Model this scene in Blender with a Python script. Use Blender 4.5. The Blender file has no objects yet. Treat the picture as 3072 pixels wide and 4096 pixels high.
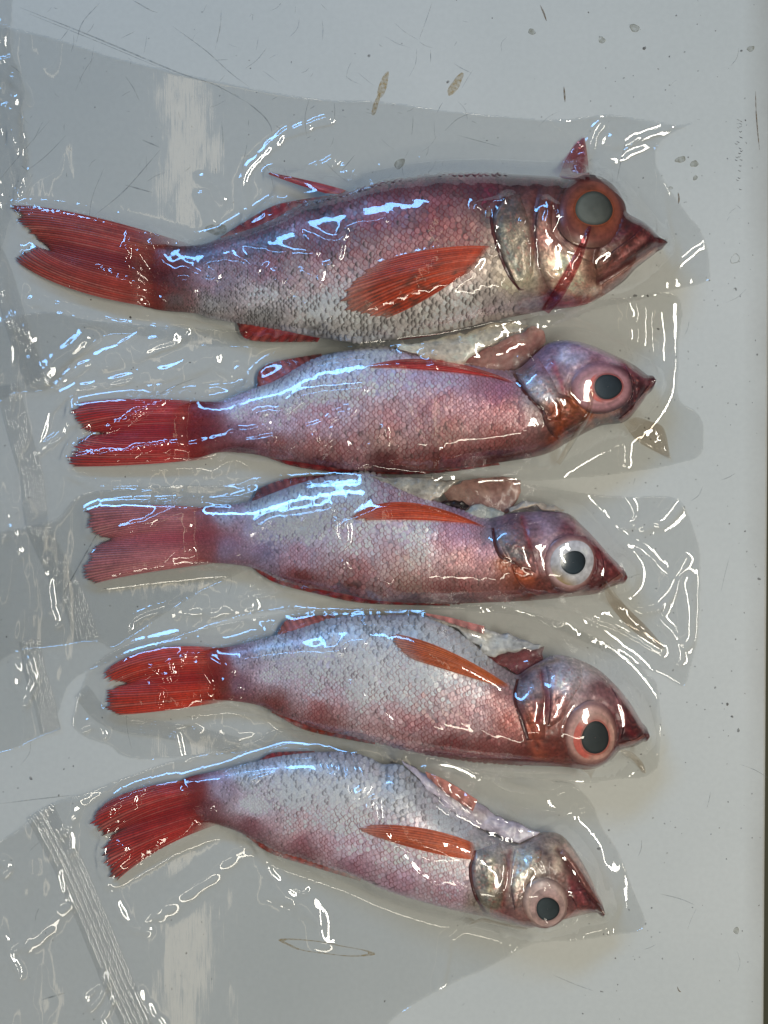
import bpy, math
import numpy as np
from mathutils import Vector

rng = np.random.default_rng(11)
sc = bpy.context.scene
col = sc.collection

# ------------------------------------------------------------------ camera, world, lamps, exposure
S = 0.36 / 3072.0            # metres per photo pixel on the table
H = 0.80                     # camera height above the table
cam_d = bpy.data.cameras.new("camera"); cam = bpy.data.objects.new("camera", cam_d); col.objects.link(cam)
cam.location = (0, 0, H)
cam_d.sensor_fit = 'VERTICAL'; cam_d.angle = 2 * math.atan(2048 * S / H)
cam_d.clip_start = 0.01; cam_d.clip_end = 50
sc.camera = cam

world = bpy.data.worlds.new("World"); sc.world = world; world.use_nodes = True
wbg = world.node_tree.nodes["Background"]
wbg.inputs[0].default_value = (0.70, 0.80, 0.86, 1); wbg.inputs[1].default_value = 0.06

def lamp(name, loc, target, sx, sy, power, color):
    d = bpy.data.lights.new(name, 'AREA'); d.shape = 'RECTANGLE'; d.size = sx; d.size_y = sy
    d.energy = power; d.color = color
    o = bpy.data.objects.new(name, d); col.objects.link(o); o.location = loc
    v = Vector(target) - Vector(loc)
    o.rotation_euler = v.to_track_quat('-Z', 'Y').to_euler()
    return o
# a warm ceiling tube running along the table, a second one off to the right, and the cool window at the far side
t1 = lamp("ceiling_tube", (-0.253, 0.0, 1.40), (-0.253, 0.0, 0), 0.045, 1.5, 0.34, (1.0, 0.84, 0.60))
t1.rotation_euler = (0, 0, 0)
t2 = lamp("ceiling_tube", (0.70, -0.10, 1.55), (0.70, -0.10, 0), 0.20, 1.0, 17.0, (1.0, 0.95, 0.83))
t2.rotation_euler = (0, math.radians(22), 0)
t3 = lamp("ceiling_tube", (0.1, -1.15, 1.5), (0.1, -1.15, 0), 0.9, 0.18, 5.5, (1.0, 0.92, 0.76))
t3.rotation_euler = (math.radians(-25), 0, 0)
lamp("window_light", (-0.85, 1.40, 1.15), (-0.05, 0.0, 0), 1.1, 0.26, 16.0, (0.20, 0.50, 1.0))

sc.view_settings.view_transform = 'Standard'; sc.view_settings.look = 'None'
sc.view_settings.gamma = 1.0; sc.view_settings.exposure = -0.14
sc.render.engine = 'CYCLES'
sc.cycles.transparent_max_bounces = 40
sc.cycles.max_bounces = 12
sc.cycles.use_denoising = True
sc.cycles.sample_clamp_indirect = 6.0
sc.cycles.caustics_reflective = False; sc.cycles.caustics_refractive = False

# ------------------------------------------------------------------ helpers
CX, CY = 1536.0, 2048.0
def wpt(u, v, z=0.0):
    k = S * (1 - np.asarray(z) / H)
    return (np.asarray(u, float) - CX) * k, (CY - np.asarray(v, float)) * k
def pix(x, y, z=0.0):
    k = S * (1 - np.asarray(z) / H)
    return x / k + CX, CY - y / k
MM = 0.001

def lin(c):
    c = np.asarray(c, float) / 255.0
    return np.where(c <= 0.04045, c / 12.92, ((c + 0.055) / 1.055) ** 2.4)

def mesh_obj(name, verts, faces, mat, parent=None, colors=None, smooth=True):
    verts = np.asarray(verts, np.float32); faces = np.asarray(faces, np.int32)
    me = bpy.data.meshes.new(name)
    k = faces.shape[1]; n = len(faces)
    me.vertices.add(len(verts)); me.vertices.foreach_set("co", verts.ravel())
    me.loops.add(n * k); me.loops.foreach_set("vertex_index", faces.ravel())
    me.polygons.add(n); me.polygons.foreach_set("loop_start", np.arange(0, n * k, k, dtype=np.int32))
    me.polygons.foreach_set("use_smooth", np.full(n, smooth))
    if colors is not None:
        a = me.color_attributes.new("Col", 'FLOAT_COLOR', 'POINT')
        c = np.ones((len(verts), 4), np.float32); c[:, :np.shape(colors)[1]] = colors
        a.data.foreach_set("color", c.ravel())
    me.update(calc_edges=True); me.validate()
    if mat: me.materials.append(mat)
    o = bpy.data.objects.new(name, me); col.objects.link(o)
    if parent is not None: o.parent = parent
    return o

def tag(o, label=None, cat=None, group=None, kind=None):
    if label: o["label"] = label
    if cat: o["category"] = cat
    if group: o["group"] = group
    if kind: o["kind"] = kind
    return o

def empty(name, loc=(0, 0, 0)):
    o = bpy.data.objects.new(name, None); col.objects.link(o); o.empty_display_size = 0.01
    o.location = (0, 0, 0)
    return o

def grid_faces(nu, nv):
    i = np.arange(nu - 1)[:, None] * nv + np.arange(nv - 1)[None, :]
    return np.stack([i, i + 1, i + nv + 1, i + nv], -1).reshape(-1, 4)

def resample(pts, n):
    p = np.asarray(pts, float)
    d = np.r_[0, np.cumsum(np.hypot(*np.diff(p, axis=0).T))]
    t = np.linspace(0, d[-1], n)
    return np.stack([np.interp(t, d, p[:, 0]), np.interp(t, d, p[:, 1])], 1)

def catmull(pts, step=6.0, closed=False):
    p = np.asarray(pts, float)
    if len(p) < 3: 
        n = max(2, int(np.hypot(*(p[1] - p[0])) / step)); return resample(p, n)
    q = np.vstack([2 * p[0] - p[1], p, 2 * p[-1] - p[-2]])
    out = []
    for i in range(1, len(q) - 2):
        a, b, c, d = q[i - 1:i + 3]
        n = max(2, int(np.hypot(*(c - b)) / step))
        t = np.linspace(0, 1, n, endpoint=False)[:, None]
        out.append(0.5 * ((2 * b) + (-a + c) * t + (2 * a - 5 * b + 4 * c - d) * t ** 2 + (-a + 3 * b - 3 * c + d) * t ** 3))
    out.append(p[-1:]); return np.vstack(out)

def seg_dist(U, V, poly):
    """distance of points (U,V) to a polyline"""
    best = np.full(U.shape, 1e9)
    for (a, b) in zip(poly[:-1], poly[1:]):
        d = b - a; L = d @ d + 1e-9
        t = np.clip(((U - a[0]) * d[0] + (V - a[1]) * d[1]) / L, 0, 1)
        best = np.minimum(best, (U - a[0] - t * d[0]) ** 2 + (V - a[1] - t * d[1]) ** 2)
    return np.sqrt(best)

def inside(U, V, poly):
    p = np.asarray(poly, float); r = np.zeros(U.shape, bool)
    x0, y0 = p[-1]
    for x1, y1 in p:
        c = ((y1 > V) != (y0 > V)) & (U < (x0 - x1) * (V - y1) / (y0 - y1 + 1e-12) + x1)
        r ^= c; x0, y0 = x1, y1
    return r

_noise_cache = {}
def noise2(U, V, scale, seed=0):
    """smooth value noise in about -1..1, period 256 cells"""
    if seed not in _noise_cache:
        _noise_cache[seed] = np.random.default_rng(1000 + seed).uniform(-1, 1, (256, 256))
    g = _noise_cache[seed]
    x = np.asarray(U) / scale; y = np.asarray(V) / scale
    ix = np.floor(x).astype(int); iy = np.floor(y).astype(int)
    fx = x - ix; fy = y - iy
    fx = fx * fx * (3 - 2 * fx); fy = fy * fy * (3 - 2 * fy)
    ix &= 255; iy &= 255; jx = (ix + 1) & 255; jy = (iy + 1) & 255
    return (g[ix, iy] * (1 - fx) + g[jx, iy] * fx) * (1 - fy) + (g[ix, jy] * (1 - fx) + g[jx, jy] * fx) * fy
def fbm(U, V, scale, seed=0, oct=3):
    r = 0; a = 1
    for k in range(oct):
        r = r + a * noise2(U, V, scale / 2 ** k, seed + k); a *= 0.55
    return r / 1.7

def gblur(a, sig):
    n, m = a.shape; p = int(3 * sig) + 2
    b = np.pad(a, p, mode='edge')
    fy = np.fft.fftfreq(b.shape[0])[:, None]; fx = np.fft.rfftfreq(b.shape[1])[None, :]
    k = np.exp(-2 * (math.pi * sig) ** 2 * (fx ** 2 + fy ** 2))
    return np.fft.irfft2(np.fft.rfft2(b) * k, b.shape)[p:p + n, p:p + m]

# ------------------------------------------------------------------ materials
def new_mat(name):
    m = bpy.data.materials.new(name); m.use_nodes = True
    nt = m.node_tree; nt.nodes.clear()
    out = nt.nodes.new("ShaderNodeOutputMaterial")
    return m, nt, out

def skin_mat(name, rough=0.38, metallic=0.2, coat=0.35, bump=0.15, bscale=900, sss=0.0, tint_noise=0.18, alpha=False):
    m, nt, out = new_mat(name); N = nt.nodes; L = nt.links
    b = N.new("ShaderNodeBsdfPrincipled"); L.new(b.outputs[0], out.inputs[0])
    a = N.new("ShaderNodeAttribute"); a.attribute_name = "Col"
    tc = N.new("ShaderNodeTexCoord")
    n = N.new("ShaderNodeTexNoise"); n.inputs["Scale"].default_value = bscale; n.inputs["Detail"].default_value = 3
    L.new(tc.outputs["Object"], n.inputs["Vector"])
    mr = N.new("ShaderNodeMapRange"); mr.inputs["From Min"].default_value = 0.3; mr.inputs["From Max"].default_value = 0.7
    mr.inputs["To Min"].default_value = 1 - tint_noise; mr.inputs["To Max"].default_value = 1 + tint_noise
    L.new(n.outputs[0], mr.inputs[0])
    mx = N.new("ShaderNodeVectorMath"); mx.operation = 'SCALE'
    L.new(a.outputs["Color"], mx.inputs[0]); L.new(mr.outputs[0], mx.inputs["Scale"])
    L.new(mx.outputs[0], b.inputs["Base Color"])
    b.inputs["Roughness"].default_value = rough; b.inputs["Metallic"].default_value = metallic
    b.inputs["Coat Weight"].default_value = coat; b.inputs["Coat Roughness"].default_value = 0.12
    if sss:
        b.inputs["Subsurface Weight"].default_value = sss; b.inputs["Subsurface Radius"].default_value = (1.0, 0.35, 0.25)
        b.inputs["Subsurface Scale"].default_value = 0.002
    if alpha:
        L.new(a.outputs["Alpha"], b.inputs["Alpha"])
    bp = N.new("ShaderNodeBump"); bp.inputs["Strength"].default_value = bump; bp.inputs["Distance"].default_value = 0.0006
    L.new(n.outputs[0], bp.inputs["Height"]); L.new(bp.outputs[0], b.inputs["Normal"])
    return m
M_BODY = skin_mat("fish_skin", 0.42, 0.12, 0.25, 0.5, 600, tint_noise=0.3)
M_SCALE = skin_mat("fish_scale", 0.42, 0.22, 0.2, 0.08, 1600, tint_noise=0.15)
M_HEAD = skin_mat("gill_plate", 0.36, 0.30, 0.3, 0.35, 900, tint_noise=0.25)
M_FIN = skin_mat("fin_skin", 0.45, 0.0, 0.15, 0.1, 900, alpha=True)
M_FLESH = skin_mat("belly_flesh", 0.35, 0.0, 0.3, 0.3, 500, alpha=True)
M_EYE = skin_mat("eye_skin", 0.35, 0.0, 0.15, 0.05, 600, tint_noise=0.15)
M_PUPIL = skin_mat("pupil", 0.2, 0.0, 0.3, 0.0, 300, tint_noise=0.05)

def film_mat(name, tint=(0.992, 0.994, 0.992), haze=0.006, hazecol=(0.9, 0.92, 0.94), emboss=0.02, rough=0.03, refl=2.1):
    m, nt, out = new_mat(name); N = nt.nodes; L = nt.links
    tr = N.new("ShaderNodeBsdfTransparent"); tr.inputs[0].default_value = (*tint, 1)
    df = N.new("ShaderNodeBsdfTranslucent"); df.inputs[0].default_value = (*hazecol, 1)
    d2 = N.new("ShaderNodeBsdfDiffuse"); d2.inputs[0].default_value = (*hazecol, 1)
    mh = N.new("ShaderNodeMixShader"); mh.inputs[0].default_value = 0.5
    L.new(df.outputs[0], mh.inputs[1]); L.new(d2.outputs[0], mh.inputs[2])
    m1 = N.new("ShaderNodeMixShader"); m1.inputs[0].default_value = haze
    tc0 = N.new("ShaderNodeTexCoord"); hz = N.new("ShaderNodeTexNoise"); hz.inputs["Scale"].default_value = 22; hz.inputs["Detail"].default_value = 5; hz.inputs["Distortion"].default_value = 1.2
    L.new(tc0.outputs["Object"], hz.inputs["Vector"])
    hr = N.new("ShaderNodeMapRange"); hr.inputs["From Min"].default_value = 0.42; hr.inputs["From Max"].default_value = 0.72
    hr.inputs["To Min"].default_value = haze * 0.5; hr.inputs["To Max"].default_value = haze * 4.5
    L.new(hz.outputs[0], hr.inputs[0]); L.new(hr.outputs[0], m1.inputs[0])
    L.new(tr.outputs[0], m1.inputs[1]); L.new(mh.outputs[0], m1.inputs[2])
    gl = N.new("ShaderNodeBsdfGlossy"); gl.inputs["Roughness"].default_value = rough
    gl.inputs[0].default_value = (1, 1, 1, 1)
    tc = N.new("ShaderNodeTexCoord")
    wv = N.new("ShaderNodeTexWave"); wv.bands_direction = 'X'; wv.inputs["Scale"].default_value = 220; wv.inputs["Distortion"].default_value = 1.0
    wv2 = N.new("ShaderNodeTexWave"); wv2.bands_direction = 'Y'; wv2.inputs["Scale"].default_value = 220; wv2.inputs["Distortion"].default_value = 1.0
    nz = N.new("ShaderNodeTexNoise"); nz.inputs["Scale"].default_value = 260; nz.inputs["Detail"].default_value = 2
    for w in (wv, wv2, nz): L.new(tc.outputs["Object"], w.inputs["Vector"])
    ad = N.new("ShaderNodeMath"); ad.operation = 'MULTIPLY'; L.new(wv.outputs["Fac"], ad.inputs[0]); L.new(wv2.outputs["Fac"], ad.inputs[1])
    ad2 = N.new("ShaderNodeMath"); ad2.operation = 'ADD'; bp = N.new("ShaderNodeBump"); bp.inputs["Strength"].default_value = emboss; bp.inputs["Distance"].default_value = 0.0004
    mp = N.new("ShaderNodeMapping"); mp.inputs["Scale"].default_value = (1400, 55, 1); L.new(tc.outputs["Object"], mp.inputs["Vector"])
    st_ = N.new("ShaderNodeTexNoise"); st_.inputs["Scale"].default_value = 1.0; st_.inputs["Detail"].default_value = 2; L.new(mp.outputs[0], st_.inputs["Vector"])
    L.new(st_.outputs[0], ad2.inputs[0]); L.new(nz.outputs[0], ad2.inputs[1])
    L.new(ad2.outputs[0], bp.inputs["Height"]); L.new(bp.outputs[0], gl.inputs["Normal"])
    lw = N.new("ShaderNodeLayerWeight"); lw.inputs[0].default_value = 0.5
    pw = N.new("ShaderNodeMath"); pw.operation = 'POWER'; pw.inputs[1].default_value = 5.0; L.new(lw.outputs["Facing"], pw.inputs[0])
    fr = N.new("ShaderNodeMath"); fr.operation = 'MULTIPLY_ADD'; fr.inputs[1].default_value = 0.96; fr.inputs[2].default_value = 0.04
    L.new(pw.outputs[0], fr.inputs[0])
    mu = N.new("ShaderNodeMath"); mu.operation = 'MULTIPLY'; mu.inputs[1].default_value = refl; mu.use_clamp = True
    L.new(fr.outputs[0], mu.inputs[0])
    m2 = N.new("ShaderNodeMixShader"); L.new(mu.outputs[0], m2.inputs[0]); L.new(m1.outputs[0], m2.inputs[1]); L.new(gl.outputs[0], m2.inputs[2])
    L.new(m2.outputs[0], out.inputs[0])
    return m
M_FILM = film_mat("clear_film")
M_UNDER = film_mat("clear_film_under", tint=(0.99, 0.99, 0.99), haze=0.0, refl=0.15, rough=0.2)
M_SEAL = film_mat("seal_film", tint=(0.988, 0.99, 0.99), haze=0.012, emboss=0.03)
M_RED = film_mat("red_fluid_fold", tint=(0.74, 0.40, 0.42), haze=0.07, hazecol=(0.35, 0.06, 0.08), emboss=0.02)
M_BROWN = film_mat("brown_fluid_fold", tint=(0.92, 0.87, 0.81), haze=0.03, hazecol=(0.5, 0.36, 0.24), emboss=0.02)

def table_mat():
    m, nt, out = new_mat("white_table"); N = nt.nodes; L = nt.links
    b = N.new("ShaderNodeBsdfPrincipled"); L.new(b.outputs[0], out.inputs[0])
    tc = N.new("ShaderNodeTexCoord")
    n1 = N.new("ShaderNodeTexNoise"); n1.inputs["Scale"].default_value = 7; n1.inputs["Detail"].default_value = 5
    n2 = N.new("ShaderNodeTexNoise"); n2.inputs["Scale"].default_value = 420; n2.inputs["Detail"].default_value = 4
    n3 = N.new("ShaderNodeTexNoise"); n3.inputs["Scale"].default_value = 300; n3.inputs["Detail"].default_value = 6; n3.inputs["Roughness"].default_value = 0.7
    for n in (n1, n2, n3): L.new(tc.outputs["Object"], n.inputs["Vector"])
    r1 = N.new("ShaderNodeValToRGB"); r1.color_ramp.elements[0].position = 0.3; r1.color_ramp.elements[1].position = 0.7
    r1.color_ramp.elements[0].color = (0.61, 0.63, 0.60, 1); r1.color_ramp.elements[1].color = (0.69, 0.70, 0.665, 1)
    L.new(n1.outputs[0], r1.inputs[0])
    r2 = N.new("ShaderNodeValToRGB"); r2.color_ramp.elements[0].position = 0.35; r2.color_ramp.elements[1].position = 0.65
    r2.color_ramp.elements[0].color = (0.975, 0.975, 0.975, 1); r2.color_ramp.elements[1].color = (1.01, 1.01, 1.01, 1)
    L.new(n2.outputs[0], r2.inputs[0])
    r3 = N.new("ShaderNodeValToRGB"); r3.color_ramp.elements[0].position = 0.255; r3.color_ramp.elements[1].position = 0.29
    r3.color_ramp.elements[0].color = (0.35, 0.34, 0.32, 1); r3.color_ramp.elements[1].color = (1, 1, 1, 1)
    L.new(n3.outputs[0], r3.inputs[0])
    a = N.new("ShaderNodeMixRGB"); a.blend_type = 'MULTIPLY'; a.inputs[0].default_value = 1
    L.new(r1.outputs[0], a.inputs[1]); L.new(r2.outputs[0], a.inputs[2])
    c = N.new("ShaderNodeMixRGB"); c.blend_type = 'MULTIPLY'; c.inputs[0].default_value = 0.35
    L.new(a.outputs[0], c.inputs[1]); L.new(r3.outputs[0], c.inputs[2])
    # worn grime along the right-hand edge of the top
    sx = N.new("ShaderNodeSeparateXYZ"); L.new(tc.outputs["Object"], sx.inputs[0])
    g = N.new("ShaderNodeMapRange"); g.inputs["From Min"].default_value = 0.168; g.inputs["From Max"].default_value = 0.184
    L.new(sx.outputs[0], g.inputs[0])
    ng = N.new("ShaderNodeTexNoise"); ng.inputs["Scale"].default_value = 22; ng.inputs["Detail"].default_value = 5
    L.new(tc.outputs["Object"], ng.inputs["Vector"])
    gm = N.new("ShaderNodeMath"); gm.operation = 'MULTIPLY'; L.new(g.outputs[0], gm.inputs[0]); L.new(ng.outputs[0], gm.inputs[1])
    d = N.new("ShaderNodeMixRGB"); d.blend_type = 'MULTIPLY'; d.inputs[2].default_value = (0.55, 0.5, 0.45, 1)
    L.new(gm.outputs[0], d.inputs[0]); L.new(c.outputs[0], d.inputs[1])
    L.new(d.outputs[0], b.inputs["Base Color"])
    b.inputs["Roughness"].default_value = 0.55; b.inputs["Specular IOR Level"].default_value = 0.3
    bp = N.new("ShaderNodeBump"); bp.inputs["Strength"].default_value = 0.03; bp.inputs["Distance"].default_value = 0.0003
    L.new(n2.outputs[0], bp.inputs["Height"]); L.new(bp.outputs[0], b.inputs["Normal"])
    return m
M_TABLE = table_mat()
def flat_mat(name, color, alpha=1.0, rough=0.7, scale=400):
    m, nt, out = new_mat(name); N = nt.nodes; L = nt.links
    b = N.new("ShaderNodeBsdfPrincipled"); b.inputs["Base Color"].default_value = (*color, 1); b.inputs["Roughness"].default_value = rough
    if alpha < 1:
        t = N.new("ShaderNodeBsdfTransparent"); mx = N.new("ShaderNodeMixShader")
        n = N.new("ShaderNodeTexNoise"); n.inputs["Scale"].default_value = scale; n.inputs["Detail"].default_value = 4
        tc = N.new("ShaderNodeTexCoord"); L.new(tc.outputs["Object"], n.inputs["Vector"])
        mr = N.new("ShaderNodeMapRange"); mr.inputs["From Min"].default_value = 0.3; mr.inputs["From Max"].default_value = 0.7
        mr.inputs["To Min"].default_value = alpha * 0.25; mr.inputs["To Max"].default_value = min(1, alpha * 1.6)
        L.new(n.outputs[0], mr.inputs[0]); L.new(mr.outputs[0], mx.inputs[0])
        L.new(t.outputs[0], mx.inputs[1]); L.new(b.outputs[0], mx.inputs[2]); L.new(mx.outputs[0], out.inputs[0])
    else:
        L.new(b.outputs[0], out.inputs[0])
    return m
M_YEL = flat_mat("dried_yellow_stain", (0.50, 0.35, 0.13), 0.40, scale=700)
M_WATER = flat_mat("dried_water_spot", (0.36, 0.35, 0.26), 0.35)
M_DARK = flat_mat("dark_speck", (0.10, 0.09, 0.08), 0.5)
M_BRN = flat_mat("brown_mark", (0.2, 0.13, 0.06), 0.6)
M_SCR = flat_mat("scratch", (0.26, 0.28, 0.28), 0.28)
M_FLOOR = flat_mat("floor_paint", (0.13, 0.13, 0.085))

# ------------------------------------------------------------------ setting: floor, table top with its marks
mesh_obj("floor", [(-3, -3, -0.8), (3, -3, -0.8), (3, 3, -0.8), (-3, 3, -0.8)], [(0, 1, 2, 3)], M_FLOOR)["kind"] = "structure"
ex0 = (3084 - CX) * S; ex1 = (3056 - CX) * S          # table's right edge at the top and the bottom of the picture
def edge_x(y): return ex1 + (ex0 - ex1) * (y + 0.24) / 0.48
prof = [(-1.0, -0.03), (-1.0, 0.0), (-0.0012, 0.0), (-0.0004, -0.0004), (0.0, -0.0012), (0.0, -0.03)]
vs = []; 
for y in (-0.7, 0.7):
    for (dx, z) in prof: vs.append((edge_x(y) + dx, y, z))
n = len(prof); fs = [(i, (i + 1) % n, n + (i + 1) % n, n + i) for i in range(n)]
table = mesh_obj("table_top", vs, fs, M_TABLE, smooth=False); table["kind"] = "structure"
def ribbon(pts, w, z, taper=True):
    """flat strip along a polyline in pixels; returns verts, quads"""
    p = catmull(pts, 8); d = np.gradient(p, axis=0); d /= np.linalg.norm(d, axis=1)[:, None] + 1e-9
    nn = np.stack([-d[:, 1], d[:, 0]], 1)
    k = np.linspace(0, 1, len(p))
    ww = w * (np.sin(math.pi * np.clip(k, 0.02, 0.98)) ** 0.6 if taper else np.ones(len(p)))
    a = p + nn * ww[:, None] / 2; b = p - nn * ww[:, None] / 2
    q = np.stack([a, b], 1).reshape(-1, 2)
    x, y = wpt(q[:, 0], q[:, 1]); 
    return np.stack([x, y, np.full(len(q), z)], 1), grid_faces(len(p), 2)
def joined(name, parts, mat, parent, **kw):
    V = []; F = []; o = 0
    for v, f in parts:
        V.append(v); F.append(np.asarray(f) + o); o += len(v)
    return mesh_obj(name, np.vstack(V), np.vstack(F), mat, parent, **kw)
def blob(u, v, rx, ry, rot, z, seed, hole=0.0):
    th = np.linspace(0, 2 * math.pi, 28, endpoint=False)
    r = 1 + 0.12 * np.sin(2 * th + seed) + 0.08 * np.sin(3 * th + 2.1 * seed) + 0.05 * np.sin(5 * th + seed * 3)
    c, s = math.cos(rot), math.sin(rot); P = []
    for k in (hole if hole else 0.02, 1.0):
        a = rx * r * k * np.cos(th); b = ry * r * k * np.sin(th)
        x, y = wpt(u + a * c - b * s, v + a * s + b * c); P.append(np.stack([x, y, np.full(28, z)], 1))
    f = [(i, (i + 1) % 28, 28 + (i + 1) % 28, 28 + i) for i in range(28)]
    return np.vstack(P), f
for i, (u, v, rx, ry) in enumerate([(2127, 127, 14, 12), (2407, 160, 13, 14), (2538, 112, 18, 17), (3003, 195, 11, 15), (2722, 638, 13, 20),
                                    (2777, 655, 14, 15), (2781, 711, 11, 8), (2683, 752, 6, 9), (1598, 655, 22, 18), (2945, 3722, 11, 14)]):
    w = mesh_obj("water_spot", *blob(u, v, rx, ry, 0.3 * i, 0.05 * MM, i), M_WATER, table, smooth=False)
    mesh_obj("spot_rim", *blob(u, v, rx, ry, 0.3 * i, 0.08 * MM, i, hole=0.86), M_WATER, w, smooth=False)
mesh_obj("drip_ring", *blob(2940, 1035, 18, 20, 0, 0.05 * MM, 3, hole=0.85), M_WATER, table, smooth=False)
mesh_obj("liquid_drop", *blob(866, 918, 40, 24, 0.1, 0.06 * MM, 2), M_WATER, table, smooth=False)
mesh_obj("yellow_stain", *blob(1300, 3792, 172, 26, 0.13, 0.05 * MM, 1, hole=0.86), M_YEL, table, smooth=False)
joined("yellow_stain", [blob(1533, 340, 60, 14, 1.85, 0.05 * MM, 5), blob(1503, 420, 42, 11, 1.9, 0.055 * MM, 2)], M_YEL, table, smooth=False)
mesh_obj("yellow_stain", *blob(1822, 338, 58, 15, -0.95, 0.05 * MM, 4), M_YEL, table, smooth=False)
for pts, w in [([(2160, 20), (2172, 45), (2186, 84)], 7), ([(2255, 345), (2258, 375), (2260, 408)], 7), ([(2712, 770), (2716, 795), (2714, 815)], 7),
               ([(3022, 365), (3024, 440), (3030, 520), (3038, 600)], 5), ([(2709, 3946), (2715, 3962), (2724, 3968)], 5)]:
    v, f = ribbon(pts, w, 0.06 * MM); mesh_obj("brown_mark", v, f, M_BRN, table, smooth=False)
P = []
for k in range(22):
    u = 2958 + rng.normal(0, 7); v = rng.uniform(470, 760)
    P.append(ribbon([(u - 6, v - 4), (u, v), (u + 6, v - rng.uniform(-3, 6))], 3.5, 0.06 * MM))
joined("scuff_marks", P, M_DARK, table, smooth=False)["kind"] = "stuff"
P = []
for k in range(520):
    u = rng.uniform(-20, 3050); v = rng.uniform(0, 4096)
    if k < 240: u = rng.uniform(2350, 3050)
    r = rng.uniform(1.2, 3.0) if rng.random() < 0.93 else rng.uniform(3, 6.5)
    P.append(blob(u, v, r, r * rng.uniform(0.6, 1.5), rng.uniform(0, 3), 0.05 * MM, k))
joined("specks", P, M_DARK, table, smooth=False)["kind"] = "stuff"
P = [ribbon([(80, 30), (380, 150), (700, 285), (860, 340), (980, 405)], 6, 0.04 * MM), ribbon([(90, 45), (380, 162), (690, 292)], 3, 0.04 * MM),
     ribbon([(985, 405), (1050, 460), (1080, 500), (1088, 535)], 5, 0.04 * MM),
     ribbon([(690, 105), (820, 200), (920, 290), (1000, 350)], 4, 0.04 * MM), ribbon([(500, 740), (610, 770)], 5, 0.04 * MM),
     ribbon([(570, 560), (640, 590)], 5, 0.04 * MM), ribbon([(280, 110), (250, 150), (240, 160)], 3, 0.04 * MM),
     ribbon([(400, 10), (330, 90), (305, 170)], 4, 0.04 * MM), ribbon([(530, 0), (600, 40), (630, 50)], 5, 0.04 * MM),
     ribbon([(885, 40), (880, 110), (860, 200)], 4, 0.04 * MM), ribbon([(640, 600), (500, 760), (380, 860)], 4, 0.04 * MM),
     ribbon([(250, 2380), (340, 2220), (430, 2060)], 6, 0.04 * MM), ribbon([(0, 3215), (160, 3195), (300, 3180)], 4, 0.04 * MM),
     ribbon([(170, 3998), (260, 3972)], 6, 0.04 * MM), ribbon([(2640, 3575), (2720, 3595), (2780, 3620)], 4, 0.04 * MM)]
for k in range(210):
    u = rng.uniform(0, 1900) if k < 150 else rng.uniform(1500, 3000); v = rng.uniform(0, 700) if k < 110 else rng.uniform(0, 4096)
    L_ = rng.exponential(55) + 12; a = rng.choice([rng.normal(1.75, 0.2), rng.normal(0.5, 0.35), rng.normal(2.4, 0.3)])
    c = rng.normal(0, 0.06) * L_
    P.append(ribbon([(u, v), (u + math.cos(a) * L_ / 2 - c * math.sin(a), v + math.sin(a) * L_ / 2 + c * math.cos(a)), (u + math.cos(a) * L_, v + math.sin(a) * L_)],
                    rng.uniform(1.2, 3.2), 0.03 * MM))
joined("scratches", P, M_SCR, table, smooth=False)["kind"] = "stuff"

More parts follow.
